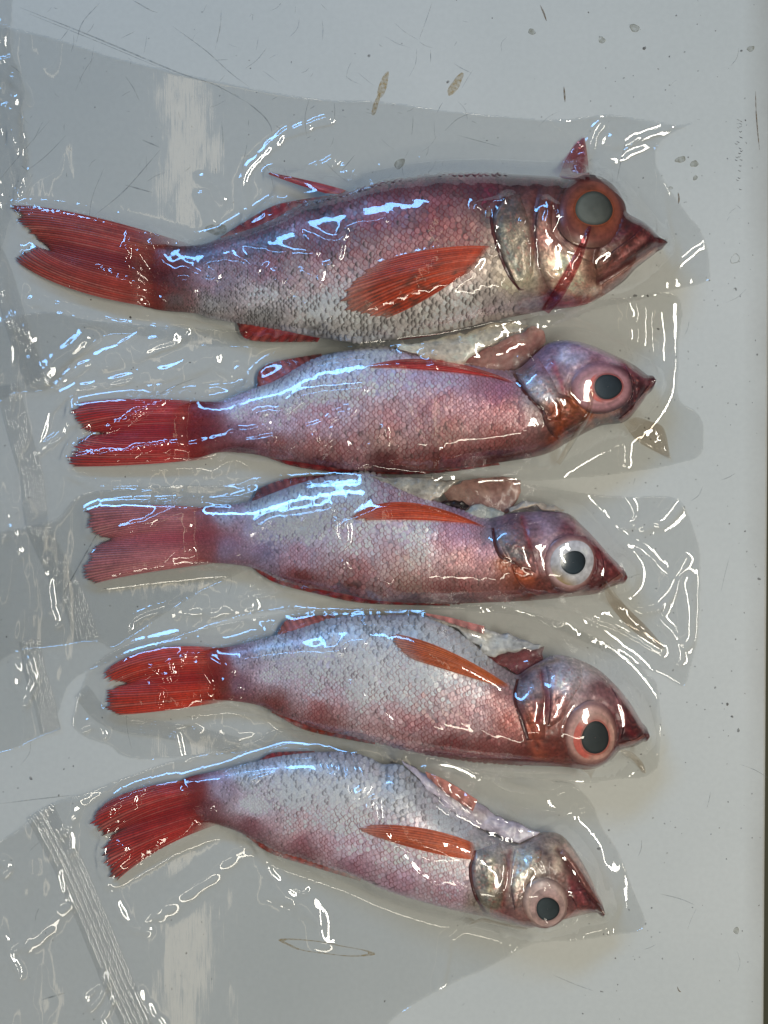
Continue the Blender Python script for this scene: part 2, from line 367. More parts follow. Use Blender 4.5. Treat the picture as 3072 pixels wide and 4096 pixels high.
# ------------------------------------------------------------------ fish data (traced in photo pixels)
# paint splats: u, v, r, g, b, dark speckle, red rims
FISH = []
FISH.append(dict(T=36, rows=26, up=[(560,985),(648,977),(722,986),(815,977),(889,952),(1000,917),(1111,870),(1204,819),(1296,792),(1389,770),(1463,745),(1536,727),(1678,706),(1770,697),(1956,693),(2048,698),(2187,705),(2280,714),(2354,706),(2395,746),(2465,806),(2511,857),(2576,894),(2622,945),(2657,978)],
 lo=[(560,1220),(639,1241),(787,1255),(833,1273),(972,1296),(1111,1319),(1250,1347),(1389,1368),(1493,1367),(1650,1350),(1800,1325),(1956,1287),(2100,1258),(2187,1242),(2326,1223),(2400,1191),(2493,1128),(2540,1078),(2610,1022),(2657,984)],
 gill_u=2000, eye=(2363,848,140,150,105,112,2376,834,73), eyecol=[(112,56,48),(130,68,54),(150,72,40)], pup=(105,106,96),
 lines=[([(2640,972),(2560,1022),(2480,1077),(2400,1124)],9,-1.8),([(2590,930),(2490,1020),(2420,1085)],12,-.7),([(2150,760),(2130,900),(2150,1050),(2200,1180)],10,-.8),([(2390,960),(2370,1060),(2390,1130)],10,-.8),([(2560,900),(2480,960),(2400,1010)],12,.5),([(2240,1000),(2260,1100),(2330,1190)],10,-.5)],
 splat=[(680,1000,95,62,75,.1,.2),(680,1120,120,62,66,.1,.2),(680,1215,100,76,70,.5,.1),(800,1020,92,82,112,.2,.3),(850,1120,158,142,160,.2,.5),(850,1230,140,132,130,.8,.1),(1050,960,100,84,102,.1,.4),(1050,1080,152,130,148,.1,.7),(1050,1180,192,180,180,.6,.2),(1050,1270,130,124,122,.95,0),(1300,840,100,72,86,.1,.5),(1300,980,138,106,124,.1,.8),(1300,1120,192,166,166,.1,.8),(1300,1230,208,203,202,.6,.1),(1300,1330,150,145,140,.95,0),(1550,760,112,74,84,0,.5),(1550,880,152,110,124,0,.9),(1600,1000,180,142,142,0,.9),(1450,1320,178,173,168,.9,0),(1700,1330,185,178,170,.9,0),(1850,1250,200,190,185,.6,.1),(2000,1240,170,156,152,.5,.1),(2120,1220,155,140,140,.3,.1),(1750,720,118,66,76,0,.5),(1750,850,152,100,104,0,.8),(1900,720,124,58,72,0,.5),(1850,900,168,120,114,0,.8),(1950,780,128,52,66,0,.5),(2050,720,118,56,62),(2150,720,116,56,58),(2150,800,148,88,84),(2010,850,126,114,110),(2050,950,158,144,124),(2080,1050,176,160,138),(2090,1130,186,174,150),(2180,950,172,118,106),(2250,1050,222,186,158),(2280,1120,214,176,152),(2400,1080,155,102,86),(2450,1000,132,80,74),(2200,1190,132,52,58),(2330,1210,172,94,84),(2250,850,128,56,52),(2480,860,126,42,42),(2560,920,118,30,36),(2640,975,104,22,32),(2500,1100,124,72,66),(2560,1030,104,40,46),(2280,720,92,46,46),(2370,715,90,52,48)],
 tail=dict(base=[(720,990),(700,1060),(700,1150),(675,1245)],tip=[(51,822),(62,850),(95,905),(150,958),(199,1000),(140,985),(95,1010),(65,1035),(75,1052)],mid=[(350,862),(350,1060),(350,1175)],rays=34,col=(164,58,44),core=(118,14,20)),
 pec=dict(base=[(1965,985),(1930,1030),(1885,1085),(1850,1100)],tip=[(1500,1055),(1400,1135),(1370,1194),(1395,1240),(1456,1256),(1545,1272)],mid=[(1740,995),(1660,1120),(1690,1205)],rays=20,col=(190,62,24),dark=.95,tipdark=0),
 fins=[dict(name="dorsal_fin",base=[(885,952),(1000,917),(1111,872),(1204,822),(1330,786)],tip=[(880,948),(990,880),(1090,825),(1190,800),(1334,778)],rays=12,col=(150,34,34)),
       dict(name="dorsal_spine",base=[(1385,762),(1360,775),(1300,772)],tip=[(1078,690),(1074,692),(1076,697)],rays=2,col=(165,36,32),mid=[(1260,728),(1220,737),(1190,737)]),
       dict(name="anal_fin",base=[(960,1290),(1111,1316),(1280,1350)],tip=[(945,1288),(1000,1360),(1270,1368)],rays=10,col=(150,45,42)),
       dict(name="pelvic_fin",base=[(1950,1275),(1900,1290)],tip=[(1640,1330),(1590,1360)],rays=6,col=(160,48,46),mid=[(1780,1305),(1760,1335)])],
 gill=([(2040,765),(1975,850),(1975,915),(2000,1005),(2040,1100),(2085,1160)],[(2080,780),(2110,860),(2140,970),(2135,1050),(2130,1100),(2095,1162)]),
 cheek=([(2160,780),(2140,900),(2150,1040),(2190,1150),(2260,1212)],[(2215,790),(2215,930),(2300,1010),(2380,1060),(2385,1160)]),
 jaw=([(2632,985),(2560,1034),(2480,1090),(2404,1136)],[(2640,998),(2540,1070),(2492,1122),(2408,1178)]),
 snout=([(2575,905),(2520,950),(2440,1010),(2370,1060)],[(2640,962),(2560,1010),(2470,1068),(2398,1112)]),
 flaps=[], label="largest red fish, topmost, with wide orange side fin and black speckled belly"))

FISH.append(dict(T=30, rows=23, up=[(690,1640),(769,1608),(880,1606),(972,1569),(1028,1550),(1111,1518),(1204,1462),(1296,1420),(1389,1402),(1500,1387),(1585,1392),(1700,1420),(1850,1452),(1980,1480),(2067,1478),(2141,1417),(2196,1372),(2280,1361),(2372,1384),(2465,1426),(2539,1463),(2613,1522)],
 lo=[(690,1830),(787,1832),(880,1809),(1000,1815),(1100,1835),(1204,1850),(1300,1865),(1400,1880),(1585,1889),(1770,1880),(1919,1861),(2048,1843),(2187,1815),(2289,1759),(2400,1704),(2493,1690),(2539,1648),(2580,1590),(2605,1555),(2613,1526)],
 gill_u=2080, eye=(2405,1553,128,104,70,64,2432,1547,54), eyecol=[(165,120,128),(182,128,132),(172,90,88)], pup=(70,82,92),
 lines=[([(2600,1530),(2560,1600),(2500,1660)],10,-.9),([(2060,1490),(2120,1590),(2190,1650)],9,-.8),([(2400,1690),(2300,1710),(2250,1740)],9,-.7),([(2330,1390),(2450,1440),(2560,1510)],14,.6)],
 splat=[(820,1640,150,56,76),(830,1750,142,44,68),(880,1790,150,70,80),(960,1640,190,176,198,.2,.2),(960,1730,155,114,142,.1,.3),(960,1800,135,62,72),(1100,1560,192,192,208,.6,.1),(1100,1680,188,168,192,.2,.5),(1100,1780,152,96,102,.1,.7),(1300,1440,170,170,180,.7,0),(1300,1560,198,193,212,.3,.4),(1300,1680,192,160,176,0,.8),(1300,1790,168,122,120,.1,.7),(1300,1850,138,56,62),(1500,1420,174,174,184,.5,0),(1550,1520,192,186,212,0,.5),(1550,1640,192,155,160,0,.9),(1550,1760,172,130,124,.1,.7),(1550,1860,130,48,48),(1800,1520,192,164,185,0,.6),(1800,1620,192,145,150,0,.9),(1800,1740,162,110,100,.2,.6),(1800,1850,132,58,50,0,.4),(2000,1560,182,120,140,0,.6),(2000,1650,184,130,130,0,.7),(2000,1750,150,84,74,.1,.6),(2000,1830,118,48,44),(2080,1500,152,124,132),(2150,1560,176,168,176),(2180,1600,150,122,112),(2200,1450,172,130,150),(2280,1410,180,166,190),(2400,1430,170,118,134),(2520,1480,128,56,72),(2590,1540,106,36,46),(2230,1660,150,72,32),(2300,1620,165,84,42),(2250,1740,118,48,32),(2380,1680,110,70,60),(2480,1660,104,84,94),(2560,1600,118,58,68)],
 tail=dict(base=[(800,1612),(815,1690),(810,1770),(790,1832)],tip=[(315,1612),(287,1652),(305,1700),(340,1725),(405,1735),(345,1745),(300,1790),(278,1837),(285,1866)],mid=[(560,1596),(560,1728),(560,1858)],rays=34,col=(178,40,36),core=(150,14,28)),
 pec=dict(base=[(2060,1530),(2040,1532),(2010,1515)],tip=[(1475,1462),(1469,1472),(1490,1470)],mid=[(1750,1440),(1750,1462),(1750,1482)],rays=6,col=(190,38,34),dark=0,tipdark=0),
 fins=[dict(name="anal_fin",base=[(1028,1552),(1111,1518),(1204,1462),(1290,1424)],tip=[(1028,1545),(1037,1485),(1100,1448),(1284,1414)],rays=10,col=(152,62,52)),
       dict(name="dorsal_fin",base=[(1040,1815),(1204,1845),(1400,1868),(1700,1872),(1990,1846)],tip=[(1036,1818),(1190,1868),(1400,1892),(1700,1896),(2000,1860)],rays=16,col=(138,14,22))],
 gill=([(2060,1492),(2090,1550),(2130,1600),(2170,1640),(2190,1700)],[(2150,1425),(2200,1500),(2240,1580),(2258,1635),(2250,1700)]),
 cheek=([(2200,1560),(2170,1640),(2190,1720),(2240,1770)],[(2280,1585),(2330,1640),(2370,1680),(2330,1722)]),
 jaw=([(2605,1530),(2560,1590),(2520,1640),(2470,1680)],[(2610,1540),(2575,1600),(2535,1652),(2485,1694)]),
 snout=([(2490,1450),(2520,1510),(2530,1570),(2510,1620)],[(2608,1522),(2598,1545),(2570,1580),(2540,1625)]),
 flaps=[dict(name="belly_cavity",a=[(1830,1455),(1930,1400),(2040,1345),(2130,1300),(2175,1325)],b=[(1850,1475),(1950,1482),(2060,1478),(2150,1420),(2185,1370)],z=(7,9),col=(216,170,162),col2=(178,114,110)),
        dict(name="belly_flap",a=[(1590,1378),(1700,1360),(1860,1325),(2040,1288),(2108,1300)],b=[(1600,1400),(1700,1425),(1840,1458),(1900,1415),(2100,1306)],z=(19,20),col=(214,204,184),col2=(176,164,148),dk=.5)],
 label="red fish with dark red tail, glazed eye and orange cheek, second from the top"))

FISH.append(dict(T=30, rows=23, up=[(710,2060),(787,2033),(926,2019),(1019,2000),(1111,1963),(1204,1931),(1296,1908),(1389,1894),(1481,1890),(1560,1920),(1650,1968),(1750,2005),(1850,2040),(1930,2072),(2002,2060),(2104,2046),(2261,2051),(2326,2100),(2381,2156),(2437,2220),(2483,2267),(2500,2305)],
 lo=[(710,2245),(787,2246),(907,2255),(1019,2273),(1111,2315),(1204,2343),(1296,2361),(1389,2378),(1481,2399),(1585,2408),(1770,2415),(1956,2410),(2141,2401),(2280,2387),(2400,2373),(2437,2350),(2480,2335),(2500,2310)],
 gill_u=1990, eye=(2280,2253,108,116,86,90,2293,2250,50), eyecol=[(178,128,118),(196,192,198),(206,206,212)], pup=(66,80,90),
 lines=[([(2490,2300),(2450,2325),(2400,2345)],9,-.8),([(2085,2080),(2110,2160),(2125,2180)],8,-.6),([(2330,2110),(2400,2190),(2470,2280)],14,.5),([(1990,2120),(2040,2230),(2090,2280)],9,-.7)],
 splat=[(810,2080,168,92,108),(810,2190,162,88,104),(880,2060,176,168,188,.4,.1),(900,2200,155,134,166,0,.2),(1050,2020,188,188,204,.6,0),(1050,2130,184,178,208,.1,.2),(1050,2220,155,142,176,0,.3),(1200,1960,188,184,198,.7,0),(1200,2100,198,198,218,.2,.2),(1200,2230,168,150,170,0,.6),(1200,2310,150,76,76,0,.5),(1400,1930,192,188,194,.4,.1),(1400,2050,198,194,218,0,.4),(1400,2180,198,182,192,0,.6),(1400,2290,166,130,134,.1,.8),(1400,2360,135,72,64,0,.4),(1600,1980,188,168,182,0,.7),(1650,2130,204,188,204,0,.5),(1650,2230,198,172,166,0,.7),(1650,2330,165,128,118,.2,.7),(1650,2390,125,66,58),(1850,2130,192,155,176,0,.6),(1850,2230,192,150,145,0,.7),(1850,2330,160,104,98,.1,.6),(1850,2395,128,62,58),(1960,2200,186,148,162,0,.5),(2000,2150,144,132,142),(2060,2220,124,108,104),(2020,2260,172,88,46),(2080,2300,166,78,42),(2130,2350,150,72,58),(2150,2240,166,118,118),(2120,2100,166,124,138),(2200,2100,168,136,150),(2300,2110,150,88,98),(2400,2220,145,62,68),(2470,2300,150,58,58),(2420,2330,130,58,58),(2250,2375,135,68,58)],
 tail=dict(base=[(830,2035),(850,2100),(850,2190),(830,2248)],tip=[(362,2026),(343,2056),(355,2105),(395,2145),(440,2157),(385,2180),(340,2245),(336,2300),(375,2335)],mid=[(590,2020),(600,2150),(590,2290)],rays=34,col=(198,112,114),core=(186,76,90)),
 pec=dict(base=[(1950,2112),(1930,2110),(1900,2096)],tip=[(1415,2060),(1409,2072),(1460,2082)],mid=[(1640,2010),(1680,2045),(1690,2080)],rays=9,col=(212,70,26),dark=0,tipdark=0),
 fins=[dict(name="anal_fin",base=[(1010,2004),(1111,1964),(1204,1932),(1310,1906)],tip=[(1008,1998),(1046,1950),(1160,1912),(1306,1898)],rays=10,col=(140,58,54)),
       dict(name="dorsal_fin",base=[(1000,2262),(1111,2305),(1296,2352),(1481,2388),(1800,2404)],tip=[(996,2264),(1100,2330),(1280,2378),(1470,2414),(1800,2424)],rays=16,col=(150,26,26))],
 gill=([(1975,2110),(1985,2180),(2010,2230),(2055,2250),(2090,2290)],[(2080,2060),(2105,2120),(2125,2180),(2140,2230),(2150,2300)]),
 cheek=([(2040,2255),(2060,2310),(2100,2360),(2150,2385)],[(2150,2240),(2165,2300),(2195,2345),(2240,2375)]),
 jaw=([(2488,2290),(2460,2310),(2420,2335),(2395,2350)],[(2496,2300),(2475,2325),(2435,2345),(2405,2362)]),
 snout=([(2360,2150),(2400,2210),(2415,2270),(2405,2320)],[(2470,2262),(2490,2292),(2470,2315),(2425,2335)]),
 flaps=[dict(name="belly_cavity",a=[(1760,1955),(1860,1922),(1980,1915),(2092,1925)],b=[(1840,2045),(1900,2062),(1980,2062),(2050,2038)],z=(8,9),col=(196,156,142),col2=(146,100,92)),
        dict(name="dark_hole_patch",a=[(1700,2012),(1780,2000),(1835,1998),(1880,2020)],b=[(1720,2022),(1790,2034),(1830,2040),(1882,2024)],z=(15,15.5),col=(16,14,13),col2=(10,9,9)),  # black sheet, the shade inside the hole put into its colour
        dict(name="belly_flap",a=[(1460,1902),(1600,1905),(1720,1910),(1845,1915)],b=[(1500,1912),(1600,1960),(1690,2005),(1760,1985)],z=(16,18),col=(188,178,160),col2=(150,140,126),dk=.5),
        dict(name="gill_flesh",a=[(1835,2048),(1900,2020),(1960,2028),(2018,2050)],b=[(1850,2056),(1920,2075),(1950,2082),(2010,2062)],z=(15,16),col=(196,196,180),col2=(150,150,140),dk=.2),
        dict(name="skin_strip",a=[(2040,2030),(2085,2008),(2170,2014),(2262,2040)],b=[(2042,2044),(2100,2030),(2180,2042),(2255,2050)],z=(14,16),col=(206,192,170),col2=(180,160,140))],
 label="pale red fish with round white-ringed eye and faded pink tail, third from the top"))

FISH.append(dict(T=31, rows=24, up=[(760,2625),(840,2596),(926,2585),(1019,2562),(1111,2539),(1250,2497),(1343,2469),(1435,2460),(1536,2462),(1640,2455),(1706,2462),(1800,2505),(1890,2570),(1960,2632),(2020,2675),(2070,2700),(2104,2678),(2169,2641),(2215,2620),(2280,2627),(2372,2664),(2437,2715),(2511,2798),(2567,2891),(2588,2935)],
 lo=[(760,2815),(852,2798),(1019,2817),(1111,2854),(1204,2891),(1296,2923),(1407,2945),(1560,2985),(1667,3010),(1852,3040),(2037,3056),(2141,3062),(2261,3067),(2326,3078),(2381,3074),(2446,3039),(2474,3000),(2520,2990),(2557,2974),(2588,2940)],
 gill_u=2085, eye=(2363,2937,112,128,84,92,2381,2951,56), eyecol=[(182,136,126),(206,160,146),(196,112,98)], pup=(78,84,84),
 lines=[([(2580,2940),(2540,2965),(2490,2975)],9,-.8),([(2160,2690),(2180,2760),(2180,2840),(2160,2880)],9,-.8),([(2090,2700),(2070,2790),(2110,2900),(2150,2990)],9,-.7),([(2420,2720),(2500,2830),(2560,2920)],14,.5)],
 splat=[(850,2650,150,72,66),(880,2750,142,66,54),(960,2640,168,152,172,.3,.2),(960,2740,144,102,122),(1100,2600,172,172,184,.8,0),(1100,2700,192,182,198,.3,.3),(1100,2800,152,90,86,0,.5),(1300,2520,166,166,172,.9,0),(1300,2640,198,193,208,.5,.2),(1300,2760,198,176,186,.1,.6),(1300,2870,166,110,110,0,.6),(1500,2500,172,172,172,.9,0),(1500,2620,204,202,208,.4,.2),(1500,2740,208,198,203,.1,.4),(1500,2860,188,160,165,0,.6),(1700,2500,188,185,183,.6,0),(1700,2700,208,202,204,.1,.3),(1700,2800,198,176,176,0,.7),(1700,2920,176,134,138,0,.7),(1800,3000,150,84,84,0,.4),(1900,2600,192,188,183,.4,0),(1900,2760,198,182,182,0,.5),(1900,2880,188,155,155,0,.7),(1950,3000,160,88,84,0,.5),(2020,2800,182,130,125,0,.5),(2060,2900,172,98,84,0,.4),(2100,3020,150,62,52),(2080,2720,152,142,142),(2150,2720,172,152,156),(2250,2720,190,174,180),(2330,2680,184,158,152),(2180,2820,166,108,102),(2150,2900,166,92,72),(2200,3000,150,66,52),(2420,2760,160,108,108),(2500,2860,132,62,66),(2540,2940,116,36,42)],
 tail=dict(base=[(860,2600),(890,2670),(890,2750),(860,2800)],tip=[(440,2668),(410,2700),(430,2722),(470,2730),(500,2738),(450,2750),(420,2790),(430,2830),(465,2860)],mid=[(650,2592),(670,2730),(660,2842)],rays=28,col=(192,50,26),core=(160,16,16)),
 pec=dict(base=[(2045,2748),(2030,2752),(1995,2745)],tip=[(1580,2535),(1572,2550),(1594,2594),(1650,2638)],mid=[(1800,2606),(1800,2640),(1820,2690)],rays=12,col=(200,92,42),dark=.15,tipdark=0),
 fins=[dict(name="anal_fin",base=[(1111,2540),(1250,2498),(1343,2470)],tip=[(1110,2530),(1160,2475),(1330,2458)],rays=9,col=(178,92,76)),
       dict(name="dorsal_fin",base=[(1090,2842),(1204,2882),(1320,2918),(1500,2960)],tip=[(1086,2850),(1200,2912),(1310,2942),(1500,2978)],rays=12,col=(172,62,34))],
 gill=([(2075,2715),(2062,2790),(2085,2870),(2115,2960)],[(2160,2650),(2172,2750),(2182,2850),(2180,2960)]),
 cheek=([(2180,2660),(2195,2740),(2200,2820),(2190,2920)],[(2330,2672),(2330,2730),(2285,2800),(2245,2880)]),
 jaw=([(2575,2935),(2545,2955),(2500,2968),(2470,2975)],[(2583,2945),(2555,2968),(2515,2985),(2478,2992)]),
 snout=([(2440,2740),(2480,2820),(2490,2900),(2480,2960)],[(2505,2800),(2560,2890),(2580,2935),(2530,2965)]),
 flaps=[dict(name="belly_cavity",a=[(1905,2632),(1990,2612),(2100,2596),(2180,2585)],b=[(1970,2640),(2040,2675),(2085,2695),(2170,2640)],z=(9,11),col=(158,82,86),col2=(110,40,44)),
        dict(name="belly_flap",a=[(1690,2450),(1800,2478),(1930,2520),(2060,2552),(2172,2578)],b=[(1720,2470),(1810,2515),(1910,2590),(1930,2625),(2160,2592)],z=(14,16),col=(202,198,188),col2=(165,160,154),dk=.5),
        dict(name="pelvic_fin",a=[(1700,2452),(1800,2470),(1938,2505)],b=[(1706,2462),(1800,2492),(1936,2536)],z=(17,18),col=(178,104,96),col2=(150,80,76))],
 label="red fish with orange tail and big bulging pink-rimmed eye, second from the bottom"))

FISH.append(dict(T=27, rows=23, up=[(680,3150),(760,3106),(880,3080),(1000,3052),(1111,3024),(1250,3009),(1389,3008),(1481,3031),(1530,3056),(1602,3058),(1680,3120),(1760,3195),(1830,3255),(1954,3330),(2060,3370),(2110,3358),(2166,3330),(2237,3335),(2287,3383),(2338,3464),(2378,3545),(2398,3605),(2412,3640)],
 lo=[(680,3350),(778,3302),(833,3288),(926,3316),(1000,3348),(1111,3404),(1204,3431),(1315,3469),(1435,3510),(1536,3556),(1652,3595),(1803,3635),(1934,3661),(2005,3681),(2106,3711),(2176,3696),(2257,3676),(2340,3655),(2412,3645)],
 gill_u=1900, eye=(2181,3612,98,98,72,74,2191,3636,48), eyecol=[(186,160,150),(196,164,158),(186,150,146)], pup=(84,94,98),
 lines=[([(2400,3640),(2340,3560),(2290,3480),(2230,3400)],9,-1.0),([(2090,3390),(2060,3470),(2040,3580)],9,-.6),([(2020,3420),(2030,3520),(2010,3620)],9,-.7),([(2270,3460),(2310,3560),(2350,3640)],9,-.6)],
 splat=[(760,3180,145,58,54),(830,3240,142,82,90),(880,3160,168,152,172,.2,.2),(1000,3100,168,168,174,.7,0),(1000,3220,198,192,203,.1,.2),(1000,3310,160,104,114,0,.3),(1200,3060,168,168,174,.9,0),(1200,3160,204,202,208,.4,0),(1200,3290,198,172,176,0,.6),(1200,3390,166,114,124,0,.3),(1400,3050,152,152,160,.9,0),(1400,3160,198,198,203,.5,0),(1400,3280,208,193,198,0,.5),(1400,3400,203,172,186,0,.6),(1400,3480,172,130,150,0,.3),(1600,3100,168,168,168,.8,0),(1600,3200,174,172,174,.7,0),(1600,3400,208,182,190,0,.6),(1600,3530,188,150,170,0,.4),(1800,3300,192,188,188,.4,0),(1800,3450,208,182,182,0,.6),(1800,3570,192,160,175,0,.5),(1930,3400,178,172,168),(1960,3500,132,126,120),(1960,3600,148,136,116),(2000,3660,160,104,104),(2060,3500,184,158,146),(2100,3450,194,184,168),(2180,3430,168,142,126),(2250,3480,152,110,100),(2330,3560,134,62,66),(2390,3620,140,72,72),(2180,3690,150,100,94)],
 tail=dict(base=[(770,3112),(815,3160),(830,3220),(815,3290)],tip=[(410,3222),(361,3285),(380,3325),(420,3340),(465,3328),(425,3360),(415,3430),(440,3500),(460,3530)],mid=[(580,3150),(640,3270),(650,3392)],rays=30,col=(172,42,34),core=(140,14,18)),
 pec=dict(base=[(1900,3375),(1905,3410),(1900,3440)],tip=[(1480,3300),(1440,3323),(1530,3356)],mid=[(1700,3315),(1690,3365),(1730,3412)],rays=11,col=(206,92,52),dark=0,tipdark=0),
 fins=[dict(name="anal_fin",base=[(1040,3044),(1150,3020),(1260,3010)],tip=[(1040,3038),(1100,3010),(1256,3004)],rays=8,col=(168,44,44)),
       dict(name="dorsal_fin",base=[(990,3336),(1111,3396),(1250,3440),(1450,3510)],tip=[(985,3346),(1080,3412),(1240,3464),(1440,3524)],rays=14,col=(176,64,48))],
 gill=([(1905,3400),(1885,3480),(1905,3580),(1950,3655)],[(2000,3370),(2028,3450),(2020,3560),(2005,3672)]),
 cheek=([(2060,3390),(2045,3470),(2045,3570),(2060,3650)],[(2170,3400),(2160,3460),(2120,3520),(2095,3570)]),
 jaw=([(2405,3628),(2360,3540),(2310,3460),(2250,3390)],[(2395,3612),(2340,3560),(2290,3480),(2235,3410)]),
 snout=([(2270,3560),(2290,3600),(2310,3640),(2320,3652)],[(2340,3555),(2370,3600),(2395,3630),(2400,3642)]),
 flaps=[dict(name="belly_flap",a=[(1600,3040),(1700,3090),(1860,3180),(2000,3270),(2160,3330)],b=[(1620,3062),(1720,3165),(1810,3245),(1950,3325),(2085,3375)],z=(15,17),col=(196,186,194),col2=(165,150,160),dk=.2),
        dict(name="pelvic_fin",a=[(1700,3085),(1790,3125),(1910,3200)],b=[(1710,3110),(1780,3170),(1890,3245)],z=(19,19),col=(186,112,96),col2=(170,90,80))],
 label="smallest bent fish with pale silver body and upturned red tail, lowest in the row"))

# ------------------------------------------------------------------ fish builder
def paint(sp, U, V):
    """blend the traced colour patches; returns linear rgb, dark, red"""
    W = np.zeros(U.shape); C = np.zeros(U.shape + (3,)); D = np.zeros(U.shape); R = np.zeros(U.shape)
    Uj = U + 26 * fbm(U, V, 90, 3); Vj = V + 26 * fbm(U, V, 90, 7)
    for s in sp:
        d2 = ((Uj - s[0]) ** 2 + ((Vj - s[1]) * 1.15) ** 2) / 62.0 ** 2
        w = 1.0 / (d2 ** 1.6 + 0.06)
        cl = lin(s[2:5]); lum = float(cl @ (0.3, 0.5, 0.2)); cl = (cl * 1.0 + 0.0 * lum) * (lum / 0.36) ** 0.58 * 0.92; dk_ = 0.3 * (s[5] if len(s) > 5 else 0); cl = cl * (1 - dk_) + dk_ * lin((216, 214, 216))
        W += w; C += w[..., None] * cl
        D += w * (s[5] if len(s) > 5 else 0); R += w * (s[6] if len(s) > 6 else 0)
    return C / W[..., None], D / W, R / W

STROKES = [
 [([(2635,970),(2560,1020),(2480,1075),(2400,1124)],13,(78,44,38)),([(2620,1000),(2540,1052),(2440,1128),(2395,1158)],10,(206,166,150)),([(2590,935),(2500,1020),(2430,1090)],14,(172,104,98)),([(2640,975),(2600,950),(2540,900)],16,(92,20,30)),([(2260,960),(2330,985),(2420,975),(2490,930)],12,(96,42,58)),([(2440,1000),(2400,1030),(2380,1090),(2390,1140)],9,(110,78,60)),([(2200,1195),(2280,1222),(2350,1215)],14,(150,60,62)),([(2140,830),(2130,930),(2150,1040)],10,(110,50,50)),([(2230,1010),(2290,1060),(2330,1120)],12,(228,204,176)),([(2260,1130),(2330,1170),(2380,1160)],14,(226,200,178)),([(2000,900),(2030,1000),(2080,1100)],14,(120,130,124)),([(2300,740),(2350,720),(2390,745)],9,(40,24,24)),([(1960,760),(1930,830),(1960,940)],22,(140,40,56)),([(1975,930),(2000,1020),(2060,1120)],8,(50,24,24))],
 [([(2600,1535),(2560,1600),(2505,1655)],9,(70,30,40)),([(2470,1430),(2540,1490),(2595,1535)],12,(150,80,92)),([(2300,1390),(2400,1410),(2470,1445)],16,(190,150,165)),([(2260,1400),(2240,1430),(2290,1440)],16,(206,200,220)),([(2210,1450),(2240,1520),(2260,1570)],9,(150,50,66)),([(2100,1520),(2160,1570),(2200,1590)],16,(196,196,204)),([(2380,1690),(2440,1700),(2500,1680)],10,(40,44,56)),([(2330,1640),(2400,1660),(2470,1640)],12,(170,110,90)),([(2210,1640),(2240,1700),(2220,1760)],26,(140,62,26)),([(2300,1600),(2350,1650),(2360,1690)],14,(176,92,44)),([(2550,1520),(2535,1540),(2520,1560)],8,(60,20,26))],
 [([(2490,2302),(2450,2325),(2400,2350)],8,(80,34,34)),([(2350,2120),(2420,2210),(2480,2280)],10,(172,88,90)),([(2090,2070),(2105,2140),(2120,2190)],9,(160,60,66)),([(2140,2070),(2200,2120),(2180,2180)],20,(178,150,168)),([(2000,2160),(2040,2210),(2090,2230)],18,(120,116,116)),([(2010,2260),(2060,2300),(2120,2320)],22,(184,84,38)),([(2200,2370),(2300,2385),(2390,2365)],10,(120,56,50)),([(1965,2225),(1970,2232),(1975,2240)],8,(30,20,18)),([(2440,2270),(2430,2285),(2420,2300)],8,(80,24,30)),([(2240,2060),(2290,2090),(2330,2130)],12,(190,150,150))],
 [([(2585,2938),(2540,2962),(2490,2975)],8,(76,24,28)),([(2450,2740),(2520,2830),(2570,2910)],9,(168,110,106)),([(2165,2690),(2185,2760),(2180,2840),(2150,2890)],11,(158,62,66)),([(2230,2660),(2280,2700),(2330,2700)],24,(204,192,196)),([(2200,2720),(2230,2740),(2260,2760)],18,(196,186,194)),([(2110,2680),(2170,2660),(2230,2640)],12,(178,140,110)),([(2080,2740),(2090,2770),(2100,2800)],16,(140,128,130)),([(2120,2870),(2140,2960),(2160,3020)],24,(172,84,56)),([(2500,2900),(2520,2920),(2540,2940)],14,(110,20,28)),([(2470,2800),(2480,2835),(2490,2870)],10,(178,120,118))],
 [([(2405,3635),(2350,3545),(2295,3470),(2235,3400)],9,(74,34,36)),([(2420,3620),(2360,3520),(2310,3440),(2260,3380)],8,(206,164,150)),([(2160,3400),(2200,3430),(2190,3490)],14,(54,30,36)),([(2080,3400),(2100,3470),(2060,3540)],22,(216,208,190)),([(2200,3380),(2240,3420),(2230,3470)],16,(190,168,146)),([(2040,3400),(2030,3500),(2015,3620)],9,(150,86,78)),([(1940,3420),(1930,3520),(1950,3600)],20,(116,116,112)),([(1970,3440),(1965,3500),(1960,3560)],12,(160,150,120)),([(2280,3520),(2300,3560),(2330,3600)],14,(150,70,74)),([(2340,3640),(2280,3660),(2220,3680)],10,(176,128,118))]]
def stroke_paint(i, U, V, C):
    m = U > FISH[i]["gill_u"] - 90
    if not m.any(): return C
    u = U[m] + 7 * fbm(U[m], V[m], 24, 300); v = V[m] + 7 * fbm(U[m], V[m], 24, 304); c = C[m]
    for pts, wd, cl in STROKES[i]:
        d = seg_dist(u, v, catmull(pts, 22))
        w = (0.8 * np.exp(-0.5 * (d / (wd * 0.75)) ** 2) * (0.8 + 0.35 * fbm(u, v, 18, 308)).clip(0, 1))[:, None]
        c = c * (1 - w) + w * lin(cl)
    C = C.copy(); C[m] = c
    return C
ALB = 1.5

